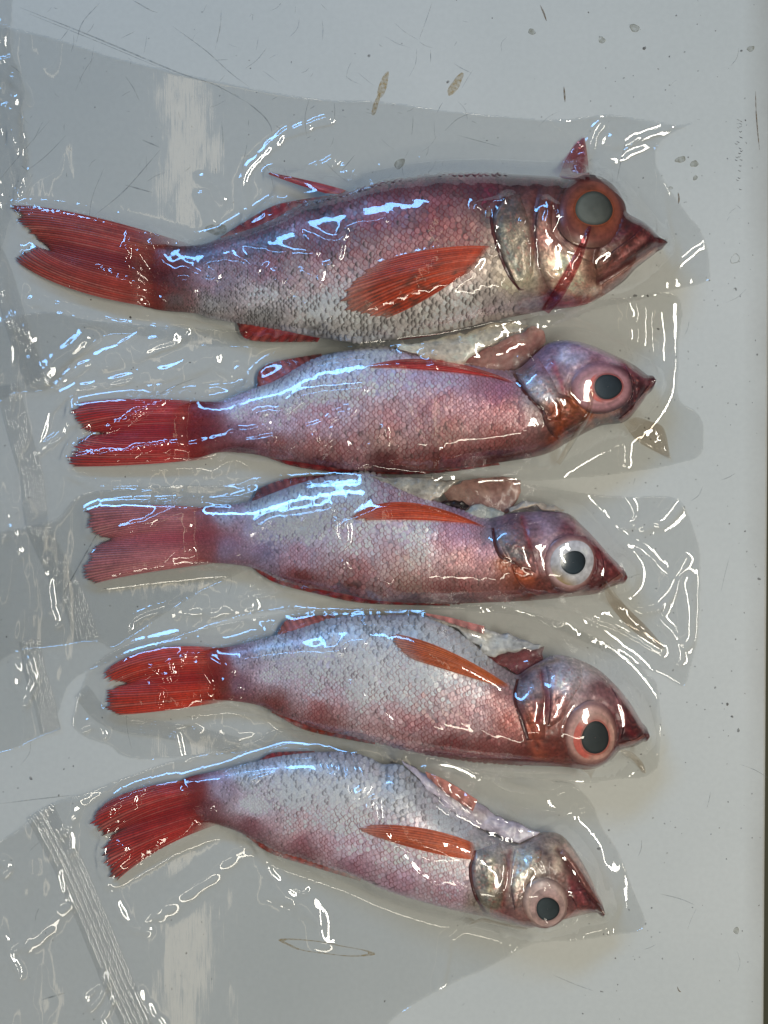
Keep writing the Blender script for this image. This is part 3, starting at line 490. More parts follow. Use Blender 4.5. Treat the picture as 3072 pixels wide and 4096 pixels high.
class Body:
    def __init__(self, f):
        T = f["T"] * MM; self.T = T; self.f = f
        zc = 0.42 * T; self.zc = zc
        u0 = max(f["up"][0][0], f["lo"][0][0]); u1 = max(f["up"][-1][0], f["lo"][-1][0])
        us = np.linspace(u0, u1, 420)
        up = catmull(f["up"], 10); lo = catmull(f["lo"], 10)
        o = np.argsort(up[:, 0]); yu = np.interp(us, up[o, 0], up[o, 1]); o = np.argsort(lo[:, 0]); yl = np.interp(us, lo[o, 0], lo[o, 1])
        k = np.exp(-np.linspace(-2, 2, 9) ** 2); k /= k.sum()
        yu = np.convolve(np.pad(yu, 4, mode='edge'), k, 'valid'); yl = np.convolve(np.pad(yl, 4, mode='edge'), k, 'valid')
        big = f['T'] == 36
        hm = (28 if big else 38) * np.clip(1 - np.clip((us - (u1 - 46)) / 46, -0.0, 1) ** (2 if big else 4), 0.01, 1) ** (0.5 if big else 0.3) * np.clip((us - (u1 - 160)) / 60, 0, 1)
        cm = (yu + yl) / 2; yu = np.minimum(yu, cm - hm); yl = np.maximum(yl, cm + hm)
        yl = np.maximum(yl, yu + 6)
        s = (us - u0) / (u1 - u0)
        prof = np.interp(s, [0, .035, .2, .38, .55, .7, .82, .92, .97, 1.0], [.05, .2, .46, .76, .95, 1, .96, .80, .62, .42])
        k2 = np.exp(-np.linspace(-2, 2, 41) ** 2); k2 /= k2.sum()
        prof = np.convolve(np.pad(prof, 20, mode='edge'), k2, 'valid')
        self.us = us
        self.Tx = T * prof; self.zcx = 0.42 * self.Tx
        self.x, self.yU = wpt(us, yu, self.zcx); _, self.yL = wpt(us, yl, self.zcx)
        self.x = np.maximum.accumulate(self.x + np.arange(len(us)) * 1e-9)
    def base(self, X, Y):
        yU = np.interp(X, self.x, self.yU); yL = np.interp(X, self.x, self.yL)
        T = np.interp(X, self.x, self.Tx); zc = 0.42 * T
        t = (Y - (yU + yL) / 2) / ((yU - yL) / 2)
        ok = (np.abs(t) <= 1) & (X >= self.x[0]) & (X <= self.x[-1])
        tt = np.clip(np.abs(t), 0, 1)
        z = zc + (T - zc) * (1 - tt ** 2.7) ** 0.58
        return z, ok
    def eye_dome(self, U, V):
        cx, cy, rx, ry = self.f["eye"][:4]
        r2 = ((U - cx) / rx) ** 2 + ((V - cy) / ry) ** 2
        return r2
    def top(self, X, Y, eye=True):
        z, ok = self.base(X, Y)
        U, V = pix(X, Y, z)
        dz = np.zeros_like(z)
        hd = U > self.f["gill_u"] - 60
        if hd.any():
            for pts, sig, amp in self.f["lines"]:
                p = catmull(pts, 20); d = np.full(U.shape, 1e3); d[hd] = seg_dist(U[hd], V[hd], p)
                dz += amp * MM * np.exp(-0.5 * (d / sig) ** 2)
        r = np.sqrt(self.eye_dome(U, V))
        dz += -0.45 * MM * np.exp(-0.5 * ((r - 1.05) / 0.06) ** 2)
        dz += (0.45 * fbm(U, V, 60, 20) + 0.22 * fbm(U, V, 20, 27)) * MM * (U > self.f["gill_u"]) + 0.2 * MM * fbm(U, V, 120, 24)
        if eye:
            e = r < 1
            rz = self.eye_z(U, V)
            z2 = np.where(e, np.maximum(z, rz), z + dz)
        else: z2 = z + dz
        return z2, ok
    def eye_z(self, U, V):
        cx, cy, rx, ry = self.f["eye"][:4]
        if not hasattr(self, "_ez"):
            xs, ys = wpt(np.array([cx]), np.array([cy]), 0.8 * self.T); b, ok = self.base(xs, ys)
            for _ in range(3): xs, ys = wpt(np.array([cx]), np.array([cy]), b); b, ok = self.base(xs, ys)
            e = []
            for a in np.linspace(0, 2 * math.pi, 16, endpoint=False):
                xq, yq = wpt(np.array([cx + rx * math.cos(a)]), np.array([cy + ry * math.sin(a)]), b); bb, okk = self.base(xq, yq)
                e.append((math.cos(a), math.sin(a), bb[0] if okk[0] else 0.45 * b[0]))
            e = np.array(e); A = np.c_[np.ones(16), e[:, 0], e[:, 1]]
            self._ez = np.linalg.lstsq(A, e[:, 2], rcond=None)[0]; self._eh = max(b[0] + 1.9 * MM - self._ez[0], 3.0 * MM)
        a = (U - cx) / rx; b_ = (V - cy) / ry
        r2 = np.clip(a * a + b_ * b_, 0, 1)
        return self._ez[0] + self._ez[1] * a + self._ez[2] * b_ + self._eh * (1 - r2) ** 0.55 - 0.4 * MM

OBST = []     # (x, y, z) clouds of every fin etc. per fish, to drape the films over
def strip_mesh(name, A, B, mid, nu, nv, zf, thick, colf, mat, parent, jag=None, cloud=None, wob=0):
    a = resample(catmull(A, 6), nu); b = resample(catmull(B, 4), nu)
    if mid is not None: m = resample(catmull(mid, 6), nu); c = 2 * m - 0.5 * (a + b)
    else: c = 0.5 * (a + b)
    s = np.linspace(0, 1, nu)[:, None] * np.ones(nv); t = np.ones((nu, 1)) * np.linspace(0, 1, nv)
    if jag is not None: t = t * jag[:, None]
    T3 = t[..., None]
    P = a[:, None] * (1 - T3) ** 2 + 2 * c[:, None] * T3 * (1 - T3) + b[:, None] * T3 ** 2
    U, V = P[..., 0], P[..., 1]
    if wob:
        ua, va = U, V
        U = ua + wob * fbm(ua, va, 55, 190); V = va + wob * fbm(ua, va, 55, 193) * np.minimum(1, 6 * np.minimum(s + 0.05, 1.05 - s))
    z = zf(U, V, s, t)
    x, y = wpt(U, V, z)
    colr = colf(U, V, s, t)
    top = np.stack([x, y, z], -1).reshape(-1, 3); n = len(top)
    bot = top.copy(); bot[:, 2] -= thick
    g = np.arange(n).reshape(nu, nv)
    F = grid_faces(nu, nv)
    ring = np.concatenate([g[:, 0], g[-1, 1:], g[-2::-1, -1], g[0, -2:0:-1]])
    rn = np.roll(ring, -1)
    skirt = np.stack([ring, rn, rn + n, ring + n], 1)
    faces = np.vstack([F, F[:, ::-1] + n, skirt])
    C = np.vstack([colr.reshape(-1, colr.shape[-1])] * 2)
    o = mesh_obj(name, np.vstack([top, bot]), faces, mat, parent, C)
    # consistent outward normals
    import bmesh
    bm = bmesh.new(); bm.from_mesh(o.data); bmesh.ops.recalc_face_normals(bm, faces=bm.faces); bm.to_mesh(o.data); bm.free()
    if cloud is not None: cloud.append(top)
    return o

def build_fish(i, f):
    B = Body(f); root = empty("red_fish"); cloud = []
    tag(root, f["label"], "fish", "vacuum packed red fish lying in a column")
    ub = B.us[0]; vt, vb = f["up"][0][1], f["lo"][0][1]; tcx = [int(c_ * 0.96) for c_ in f["tail"]["col"]]; tcc = f["tail"]["core"]
    sp = f["splat"] + [(ub + du_, vt + (vb - vt) * q_, *(tcc if abs(q_ - 0.5) < 0.1 else tcx), 0, 0.3) for du_ in (-30, 10, 50, 85) for q_ in (0.0, 0.25, 0.5, 0.75, 1.0)]
    # --- body: one closed mesh
    nu = 330; nt = 92; nb = 18
    us = np.linspace(0, 1, nu); X = np.interp(us ** 0.96, np.linspace(0, 1, len(B.x)), B.x)
    X[-1] = B.x[-1] - 1e-5
    yU = np.interp(X, B.x, B.yU); yL = np.interp(X, B.x, B.yL); T = np.interp(X, B.x, B.Tx); zc = 0.42 * T
    th = np.linspace(0, math.pi, nt); tu = np.cos(th) * 0.9995
    yc = (yU + yL) / 2; hh = (yU - yL) / 2
    Yt = yc[:, None] + hh[:, None] * tu[None]; Xt = X[:, None] * np.ones(nt)
    Zt, _ = B.top(Xt, Yt, eye=False)
    rr = np.sqrt(B.eye_dome(*pix(Xt, Yt, Zt)))
    Zt = np.where(rr < 0.93, Zt - 1.5 * MM, Zt)
    tb = -np.cos(np.linspace(0, math.pi, nb + 2)[1:-1])
    Yb = yc[:, None] + hh[:, None] * tb[None]
    Zb = zc[:, None] * (1 - (1 - np.abs(tb[None]) ** 2.6) ** 0.5) + 0.6 * MM
    Zb = np.minimum(Zb, Zt.max(1, keepdims=True) * 0.42 + 0.6 * MM)
    V3 = np.concatenate([np.stack([Xt, Yt, Zt], -1), np.stack([X[:, None] * np.ones(nb), Yb, Zb], -1)], 1)
    n = nt + nb
    i0 = np.arange(nu - 1)[:, None] * n; j = np.arange(n)[None]; jn = (j + 1) % n
    F = np.stack([i0 + j, i0 + jn, i0 + jn + n, i0 + j + n], -1).reshape(-1, 4)
    U, V = pix(V3[..., 0], V3[..., 1], V3[..., 2])
    C, D, R = paint(sp, U, V)
    nz = fbm(U, V, 34, 40 + i); n2 = fbm(U, V, 13, 50 + i)
    C = C * ((0.94 + 0.34 * nz + 0.3 * n2) * np.where(U < f['gill_u'], 0.95, 1.0) )[..., None]
    # blotches of dull red between the scales and on the head, dark flecks where the skin is dark-speckled
    redm = np.clip((n2 + 0.25 * nz) * 1.6 - 0.15, 0, 1) * np.clip(1.3 * R + 0.45 * (U > f["gill_u"]), 0, 1) * 0.75
    C = C * (1 - redm[..., None]) + redm[..., None] * lin((124, 54, 50))
    dm = np.clip(n2 * 2.2 - 0.2, 0, 1) * D * 0.8
    C = C * (1 - dm[..., None]) + dm[..., None] * lin((74, 66, 60))
    C = stroke_paint(i, U, V, C)
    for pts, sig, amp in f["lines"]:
        if amp < 0:  # grooves tinted blood-dark, with the shade of the recess put into the colour
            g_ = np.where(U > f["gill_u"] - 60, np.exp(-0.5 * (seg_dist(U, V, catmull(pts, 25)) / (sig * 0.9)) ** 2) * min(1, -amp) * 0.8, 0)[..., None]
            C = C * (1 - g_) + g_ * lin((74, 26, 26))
    verts = V3.reshape(-1, 3); cols = (C * ALB).reshape(-1, 3)
    body = mesh_obj("body", verts, F[:, ::-1], M_BODY, root, cols)
    me = body.data
    # --- scales: thousands of small overlapping shields, joined
    rows = f["rows"]; VV = []; FF = []; CC = []; off = 0
    uu = B.us[0] + 24
    th8 = np.linspace(0, 2 * math.pi, 8, endpoint=False)
    ring_a = np.cos(th8); ring_b = np.sin(th8)
    k = 0
    cent = []
    while uu < f["gill_u"] + 60:
        xx, _ = wpt(uu, CY, 0.0)
        ii = np.interp(uu, B.us, np.arange(len(B.us)))
        x0 = np.interp(ii, np.arange(len(B.us)), B.x)
        h = float(np.interp(x0, B.x, B.yU) - np.interp(x0, B.x, B.yL)); c = float(np.interp(x0, B.x, B.yU) + np.interp(x0, B.x, B.yL)) / 2
        sp_y = h / rows
        tr = (np.arange(rows + 2) - (rows + 1) / 2 + (0.5 if k % 2 else 0)) / rows
        tr = tr[np.abs(tr) < 0.485]
        for t in tr:
            # rows lean: scale columns sweep forward toward the edges
            cent.append((x0 + rng.normal(0, 0.09) * sp_y, c + t * h + rng.normal(0, 0.08) * sp_y + 0.25 * sp_y * float(noise2(uu, 0, 120, 33 + i)), sp_y))
        uu += 0.56 * sp_y / S; k += 1
    cent = np.array(cent)
    zc_, ok = B.top(cent[:, 0], cent[:, 1], eye=False)
    cu, cv = pix(cent[:, 0], cent[:, 1], zc_)
    gr = np.array(f["gill"][0], float); gx = np.interp(cv, gr[np.argsort(gr[:, 1]), 1], gr[np.argsort(gr[:, 1]), 0])
    keep = ok & (cu < gx - 14) & (rng.random(len(cent)) > 0.06) & (rng.random(len(cent)) > 0.5 * np.clip(fbm(cu, cv, 110, 70 + i) * 1.5 - 0.35, 0, 1))
    cent = cent[keep]; cu = cu[keep]; cv = cv[keep]
    cc, dd, rd = paint(sp, cu, cv)
    m = len(cent); e = 0.5 * MM
    # local surface slope
    zx = (B.top(cent[:, 0] + e, cent[:, 1], False)[0] - B.top(cent[:, 0] - e, cent[:, 1], False)[0]) / (2 * e)
    zy = (B.top(cent[:, 0], cent[:, 1] + e, False)[0] - B.top(cent[:, 0], cent[:, 1] - e, False)[0]) / (2 * e)
    zx = np.clip(zx, -1.5, 1.5); zy = np.clip(zy, -2.5, 2.5)
    z0 = B.top(cent[:, 0], cent[:, 1], False)[0]
    spy = cent[:, 2]
    br = np.exp(rng.normal(0.0, 0.08, m) + 0.16 * fbm(cu, cv, 70, 140 + i))
    silver = rng.random(m)
    tw = rng.normal(0, 0.12, m)
    layers = [(0.0, 0.03), (0.62, 0.03), (1.0, 0.0)]
    rimred = np.clip(1.25 * rd * rng.uniform(0.2, 1.9, m) * (1 + 0.8 * fbm(cu, cv, 80, 160 + i)), 0, 1); isdk = rng.random(m) < dd * ((0.85 if i == 0 else 0.5) + 0.5 * fbm(cu, cv, 60, 150 + i))
    vs = []; cs = []
    tilt = rng.normal(0, 0.05, m); tilt2 = rng.normal(0, 0.05, m)
    for (r, lift) in layers:
        aa = ring_a if r > 0 else np.array([0.0]); bb = ring_b if r > 0 else np.array([0.0])
        # a: towards the tail (-x)
        la = np.where(aa > 0, 0.56, 0.5)
        a = (aa * r * la)[None] * spy[:, None] + 0.06 * spy[:, None]; b = (bb * r * 0.56)[None] * spy[:, None]
        a2 = a * np.cos(tw)[:, None] - b * np.sin(tw)[:, None]; b2 = a * np.sin(tw)[:, None] + b * np.cos(tw)[:, None]
        x = cent[:, 0, None] - a2; y = cent[:, 1, None] + b2
        z = z0[:, None] - a2 * zx[:, None] + b2 * zy[:, None] + (0.10 + a2 / spy[:, None] * 0.30 * (1 + tilt[:, None] * 6) + b2 / spy[:, None] * tilt2[:, None] * 3) * MM * (spy[:, None] / (2.6 * MM)) + lift * MM
        vs.append(np.stack([x, y, z], -1))
        pk = (np.clip(rd, 0, 1) * np.clip(fbm(cu, cv, 60, 170 + i) * 1.2 + 0.05, 0, 0.32))[:, None, None]
        base = (cc[:, None] * (1 - pk) + pk * lin((178, 78, 80))) * br[:, None, None] * np.ones((1, len(aa), 1))
        if r < 0.9:
            base = base * (1.12 + 0.08 * (silver[:, None, None] > 0.55) + 0.16 * (silver[:, None, None] > 0.86)) + 0.015  # some scales brighter at random: silvery glints put into the colour
        else:
            w = (rimred[:, None] * np.clip(0.25 + 1.1 * aa[None] + 0.35 * bb[None] * np.sign(tilt)[:, None], 0, 1))[..., None]
            base = base * 0.96 * (1 - w) + w * lin((128, 30, 34))
        if r > 0.3:
            w = (isdk[:, None] * np.clip((1.0 * aa[None] + 0.15) * (1.0 if r > .9 else 0.7), 0, 0.92 if i == 0 else 0.58))[..., None]
            base = base * (1 - w) + w * lin((64, 58, 54))
        cs.append(base)
    VV = np.concatenate(vs, 1).reshape(-1, 3); CC = np.concatenate(cs, 1).reshape(-1, 3)
    o0 = (np.arange(m) * 17)[:, None, None]
    q = np.arange(8); qn = (q + 1) % 8
    f1 = np.stack([np.zeros(8, int), 1 + q, 1 + qn], 1); f2 = np.concatenate([np.stack([1 + q, 9 + q, 9 + qn], 1), np.stack([1 + q, 9 + qn, 1 + qn], 1)])
    FF = (np.vstack([f1, f2])[None] + o0).reshape(-1, 3)[:, ::-1]
    scal = mesh_obj("scales", VV, FF, M_SCALE, root, np.clip(CC * ALB, 0, 0.9)); scal["kind"] = "stuff"
    # --- helper: height on this fish for draped parts
    def on_body(U, V, lift):
        z = np.full(U.shape, 0.6 * B.T)
        for _ in range(3):
            x, y = wpt(U, V, z); b, ok = B.top(x, y); z = np.where(ok, b, np.minimum(z, B.zc))
        return np.where(ok, b, B.zc) + lift
    def skin_col(U, V, s, t, gain=1.0, seed=0):
        c, _, _ = paint(sp, U, V); c = stroke_paint(i, U, V, c)
        nz = fbm(U, V, 26, 80 + seed); n2 = fbm(U, V, 9, 84 + seed)
        c = c * (gain * (0.97 + 0.42 * nz + 0.4 * n2))[..., None]
        w = np.clip(n2 * 1.5 - 0.35, 0, 0.7)[..., None]
        return np.clip((c * (1 - w) + w * lin((150, 70, 62))) * ALB, 0.004, 0.9)
    # --- gill cover, cheek plate, jaws
    def plate(name, AB, lift, nu, nv, mat, seed, gain=1.0, tint=None):
        def zf(U, V, s, t):
            ed = np.minimum(np.minimum(s, 1 - s) * 9, np.minimum(t * 10, (1 - t) * 3)).clip(0, 1)
            return on_body(U, V, 0) + (lift * ed ** 0.4 - 0.3 * (1 - ed) + 0.3 * fbm(U, V, 30, 30 + seed) * ed) * MM
        return strip_mesh(name, AB[0], AB[1], None, nu, nv, zf, 0.8 * MM, lambda U, V, s, t: skin_col(U, V, s, t, gain, seed) * (1 - 0.55 * (tint is not None)) + (0.55 * lin(tint) * (1 + 0.5 * fbm(U, V, 16, 88))[..., None] if tint else 0), mat, root, cloud=cloud)
    ga = np.array(f["gill"][0], float)
    strip_mesh("gill_slit", (ga + (-10, 2)).tolist(), (ga + (12, 0)).tolist(), None, 50, 6, lambda U, V, s, t: on_body(U, V, 0.12 * MM), 0.4 * MM,
               lambda U, V, s, t: np.ones(U.shape + (3,)) * lin((92, 36, 34)) * (1 + 0.4 * fbm(U, V, 14, 87))[..., None], M_FLESH, root)
    gc = plate("gill_cover", f["gill"], 1.9, 60, 30, M_HEAD, 1)
    plate("cheek_plate", f["cheek"], 1.3, 60, 34, M_HEAD, 2, 1.1)
    plate("upper_jaw", f["snout"], 1.1, 44, 22, M_HEAD, 3, 1.0)
    plate("lower_jaw", f["jaw"], 1.2, 44, 12, M_HEAD, 4, 1.15, (176, 118, 106))
    # --- eye: eyeball > iris, pupil
    cx, cy, rx, ry, ix, iy, px_, py_, pr = f["eye"]
    def cap(name, cu, cv, r0, r1, shape, lift, colf, mat, parent, nr=14, na=56):
        a = np.linspace(0, 2 * math.pi, na, endpoint=False)
        rr = np.linspace(r0, r1, nr)
        RX, RY = shape
        wob = 1 + 0.03 * np.sin(2 * a + 1 + i) + 0.025 * np.sin(3 * a + 2 * i)
        U = cu + RX * rr[:, None] * np.cos(a)[None] * wob; V = cv + RY * rr[:, None] * np.sin(a)[None] * wob
        k = np.linspace(0, 1, nr)[:, None] * np.ones(na)
        z = B.eye_z(U, V) + lift * MM
        x, y = wpt(U, V, z)
        V3 = np.stack([x, y, z], -1).reshape(-1, 3)
        ii = np.arange(nr - 1)[:, None] * na; jj = np.arange(na)[None]; jn = (jj + 1) % na
        F = np.stack([ii + jj, ii + na + jj, ii + na + jn, ii + jn], -1).reshape(-1, 4)[:, ::-1]
        o = mesh_obj(name, V3, F, mat, parent, colf(U, V, k, a[None] * np.ones((nr, 1))).reshape(-1, 3))
        return o, V3
    e0, e1, e2 = [lin(c) for c in f["eyecol"]]
    def ecol(U, V, k, a):
        w = np.clip(k * 1.15 - 0.2, 0, 1)[..., None]
        c = e1 * (1 - w) + e0 * w
        rngs = 1 + 0.14 * np.sin(k * 26)[..., None] + 0.25 * fbm(U, V, 40, 90 + i)[..., None]
        bc, _, _ = paint(sp, U, V); w = np.clip((k - 0.72) * 3.6, 0, 1)[..., None]; c = c * rngs * (1 - w) + bc * 0.8 * w
        return np.clip(c * ALB, 0.01, 0.9)
    eye, ev = cap("eye", cx, cy, 0.02, 1.0, (rx, ry), 0.0, ecol, M_EYE, root, 22)
    cloud.append(ev)
    def icol(U, V, k, a):
        w = np.clip(k, 0, 1)[..., None]
        c = e2 * (1 - w) + e1 * w
        c = c * (0.82 + 0.45 * fbm(U, V, 30, 95 + i))[..., None]
        if i in (1, 3):   # pinkish-red patches in the iris
            m_ = np.clip(np.cos(a - 2.9) * 2 - 0.7 + 0.6 * fbm(U, V, 25, 97), 0, 0.8)[..., None]
            c = c * (1 - m_) + m_ * lin((205, 84, 70))
        if i == 2:
            m_ = np.clip(np.sin(a - 0.6) * 2.2 - 1.3, 0, 0.85)[..., None] * w
            c = c * (1 - m_) + m_ * lin((150, 118, 50))
        return np.clip(c * ALB, 0.01, 0.9)
    sc_i = 1.0
    cap("iris", (px_ * 0.75 + cx * 0.25), (py_ * 0.75 + cy * 0.25), 0.5, 1.0, (ix, iy), 0.18, icol, M_EYE, eye, 10)
    cap("pupil", px_, py_, 0.02, 1.0, (pr, pr * (0.95 if i != 3 else 1.14)), 0.34, lambda U, V, k, a: lin(f["pup"]) * ((1.1 - 0.75 * np.clip(((U - px_) * 0.8 - (V - py_) * 0.3) / pr, -0.5, 1) + 0.2 * fbm(U, V, 40, 99)) * (1 - 0.6 * np.clip((k - 0.8) * 5, 0, 1)))[..., None] * (1.0 if i == 0 else 0.62), M_PUPIL, eye, 16)  # pupil paler to one side: light scattered inside is painted into the colour
    cap("pupil_rim", px_, py_, 0.98, 1.10, (pr, pr * (0.95 if i != 3 else 1.14)), 0.30, lambda U, V, k, a: np.ones(U.shape + (3,)) * e2 * ALB * (0.45 + 0.35 * np.sin(math.pi * k))[..., None], M_EYE, eye, 4)
    # --- fins
    def fin(name, d, ztop, mat=M_FIN, thick=0.5, seed=0):
        rays = d["rays"]; nu = rays * 6 + 1; nv = 26
        jag = np.ones(nu)
        ph = np.linspace(0, rays, nu); fr = np.abs(ph - np.round(ph)) * 2
        if name == "tail_fin":
            jr = np.interp(ph, np.arange(rays + 1), rng.uniform(-0.035, 0.03, rays + 1))
            jag = 1 + jr - 0.035 * fr + rng.normal(0, 0.006, nu)
        elif name == "pectoral_fin":
            jag = 1 + np.interp(ph, np.arange(rays + 1), rng.uniform(-0.03, 0.02, rays + 1)) - 0.02 * fr
        base = lin(d["col"]); core = lin(d.get("core", d["col"]))
        rb = rng.normal(0, 0.10, rays + 1)
        def colf(U, V, s, t):
            p = s * rays; q = np.abs(p - np.round(p)) * 2      # 0 on a ray, 1 between
            b = 1 + np.interp(p, np.arange(rays + 1), rb)
            c = np.ones(U.shape + (3,)) * base * (b * (1.10 - 0.6 * q * np.clip(0.35 + 0.65 * t, 0, 1)))[..., None]
            pale = (np.clip(noise2(p * 1.7, t * 2.0, 1.0, 61), 0, 1) * (1 - q) * 0.5)[..., None]; c = c * (1 - pale) + pale * lin((206, 150, 132))
            c = c * (1 + 0.22 * fbm(U, V, 40, 60 + seed) + 0.2 * noise2(t * 46, p * 1.0, 1.0, 66))[..., None]
            if name == "tail_fin":
                w = (np.exp(-((s - 0.5) / 0.14) ** 2) * np.clip(1.15 - 0.8 * t, 0, 1))[..., None]
                c = c * (1 - w) + core * w * (1.05 - 0.3 * q)[..., None]
                w = np.clip((t - 0.9) * 9, 0, 1)[..., None] * np.clip(0.30 + 0.8 * noise2(s * 70, t * 3, 1.0, 69), 0, 0.85)[..., None]
                c = c * (1 - w) + w * lin((40, 26, 22))
                w = (np.exp(-((s - 0.5) / 0.05) ** 2) * np.clip((t - 0.82) * 6, 0, 1))[..., None]
                c = c * (1 - w) + w * lin((26, 14, 14))
            if d.get("dark"):
                w = d["dark"] * np.clip(fbm(U, V, 20, 77) * 3.4 - 0.55, 0, 0.85) * np.clip(s * 1.9 - 0.1, 0.05, 1)
                c = c * (1 - w[..., None]) + w[..., None] * lin((84, 50, 34))
            if name == "pectoral_fin":
                w = np.clip((t - 0.8) * 2.5, 0, 0.45)[..., None]
                c = c * (1 - w) + w * lin((205, 160, 140))
            w = np.clip(1 - t * 3.2, 0, 1)[..., None]
            if name == "tail_fin":
                bc, _, _ = paint(sp, U, V); c = c * (1 - 0.75 * w) + 0.75 * w * bc * (1 + 0.3 * fbm(U, V, 12, 71))[..., None]
            al = np.clip(0.97 - 0.36 * t * q - 0.2 * t ** 2, 0.4, 1)
            if name in ('tail_fin', 'pectoral_fin'): al = al * np.clip(t / (0.34 if name == 'tail_fin' else 0.1), 0, 1) ** 1.3
            return np.concatenate([np.clip(c * ALB, 0.004, 0.9), al[..., None]], -1)
        def zf(U, V, s, t):
            q = np.abs(s * rays - np.round(s * rays)) * 2
            return ztop(U, V, s, t) + (0.16 * (1 - q) * np.clip(t * 3, 0, 1) + 0.12 * fbm(U, V, 50, 62)) * MM
        return strip_mesh(name, d["base"], d["tip"], d.get("mid"), nu, nv, zf, thick * MM, colf, mat, root, jag, cloud)
    Tt = 0.23 * B.T
    f["tail"]["base"] = [(a_ + 80, b_) for a_, b_ in f["tail"]["base"]]
    def tail_z(U, V, s, t):
        x, y = wpt(U, V, 0.5 * Tt); b_, ok_ = B.top(x, y)
        return np.where(ok_, np.maximum(flat_tail(U, V, s, t) * np.clip(t * 4, 0, 1), b_ + 0.25 * MM), flat_tail(U, V, s, t))
    flat_tail = (lambda U, V, s, t: (Tt * 0.98) * np.clip(1 - t, 0, 1) ** 0.8 * (0.55 + 0.45 * np.sin(math.pi * np.clip(s, 0.02, .98))) + 1.8 * MM + 0.9 * MM * np.sin(3 * math.pi * s) * t)
    fin("tail_fin", f["tail"], tail_z, thick=0.5, seed=1)
    pr_ = f["pec"]
    fin("pectoral_fin", pr_, lambda U, V, s, t: on_body(U, V, 0) + (0.55 + 1.3 * np.sin(math.pi * np.clip(t, 0, 1)) * np.sin(math.pi * np.clip(s, 0.05, .95)) + 0.3 * (1 - t)) * MM, thick=0.5, seed=2)
    for q_, d in enumerate(f["fins"]):
        x_, y_ = 0, 0
        fin(d["name"], d, lambda U, V, s, t: np.interp(U, B.us, B.zcx) * (0.95 - 0.5 * t) + 1.2 * MM, thick=0.6, seed=3 + q_)
    # --- opened belly: flaps and cavity
    for q_, d in enumerate(f["flaps"]):
        c1 = lin(d["col"]); c2 = lin(d["col2"]); dk = d.get("dk", 0)
        def colf(U, V, s, t, c1=c1, c2=c2, dk=dk, q_=q_, nm=d['name']):
            w = np.clip(0.5 + 0.8 * fbm(U, V, 45, 100 + q_ * 3 + i), 0, 1)[..., None]
            c = c1 * w + c2 * (1 - w)
            if dk:
                m_ = np.clip(fbm(U, V, 12, 110) * 2.4 - 0.4, 0, 0.75)[..., None] * dk
                c = c * (1 - m_) + m_ * lin((84, 78, 72))
            al = np.clip((0.52 if nm == 'belly_cavity' else 0.95) + 0.3 * fbm(U, V, 60, 123), 0.4, 1)
            return np.concatenate([np.clip(c * ALB * (1 + 0.2 * fbm(U, V, 10, 120))[..., None], 0.003, 0.9), al[..., None]], -1)
        def zf(U, V, s, t, d=d, q_=q_):
            ed = np.minimum(np.minimum(s, 1 - s) * 4, np.minimum(t, 1 - t) * 3).clip(0, 1)
            return (d["z"][0] * (1 - t) + d["z"][1] * t - 1.6 * (1 - np.sqrt(ed)) + 0.5 * fbm(U, V, 40, 130 + q_)) * MM * (1 if B.T > 28 * MM else 0.92)
        if d["name"] == "pelvic_fin":
            fin("pelvic_fin", dict(base=d["a"], tip=d["b"], rays=5, col=d["col"]), lambda U, V, s, t, d=d: d["z"][0] * MM + 0 * U, thick=0.5)
        else:
            strip_mesh(d["name"], d["a"], d["b"], None, 70, 26, zf, (3.0 if d["name"] != "dark_hole_patch" else 1.0) * MM, colf, M_FLESH, root, cloud=cloud, wob=16)
    B.cloud = np.vstack(cloud)
    return B

BODIES = [build_fish(i, f) for i, f in enumerate(FISH)]

# ------------------------------------------------------------------ plastic bags draped over the fish
ST = 4.0                      # film grid step in photo pixels
U0, V0 = -180.0, -140.0
NU = int((3072 + 260) / ST); NV = int((4096 + 320) / ST)
gu = U0 + np.arange(NU) * ST; gv = V0 + np.arange(NV) * ST
GX = (gu - CX) * S; GY = (CY - gv) * S      # film grid in world metres on the table plane
STACK = np.zeros((NU, NV)); 
def fish_height(B):
    z = np.zeros((NU, NV))
    a0 = max(0, int((B.x[0] / S + CX - U0) / ST) - 3); a1 = min(NU, int((B.x[-1] / S + CX - U0) / ST) + 4)
    ymx, ymn = B.yU.max(), B.yL.min()
    b0 = max(0, int((CY - ymx / S - V0) / ST) - 3); b1 = min(NV, int((CY - ymn / S - V0) / ST) + 4)
    XX, YY = np.meshgrid(GX[a0:a1], GY[b0:b1], indexing='ij')
    h, ok = B.top(XX, YY); z[a0:a1, b0:b1] = np.where(ok, h, 0)
    c = B.cloud; iu = ((c[:, 0] / S + CX - U0) / ST); iv = ((CY - c[:, 1] / S - V0) / ST)
    for du in (0, 1):
        for dv in (0, 1):
            np.maximum.at(z, (np.clip(np.floor(iu).astype(int) + du, 0, NU - 1), np.clip(np.floor(iv).astype(int) + dv, 0, NV - 1)), c[:, 2])
    return z
HF = [fish_height(B) for B in BODIES]

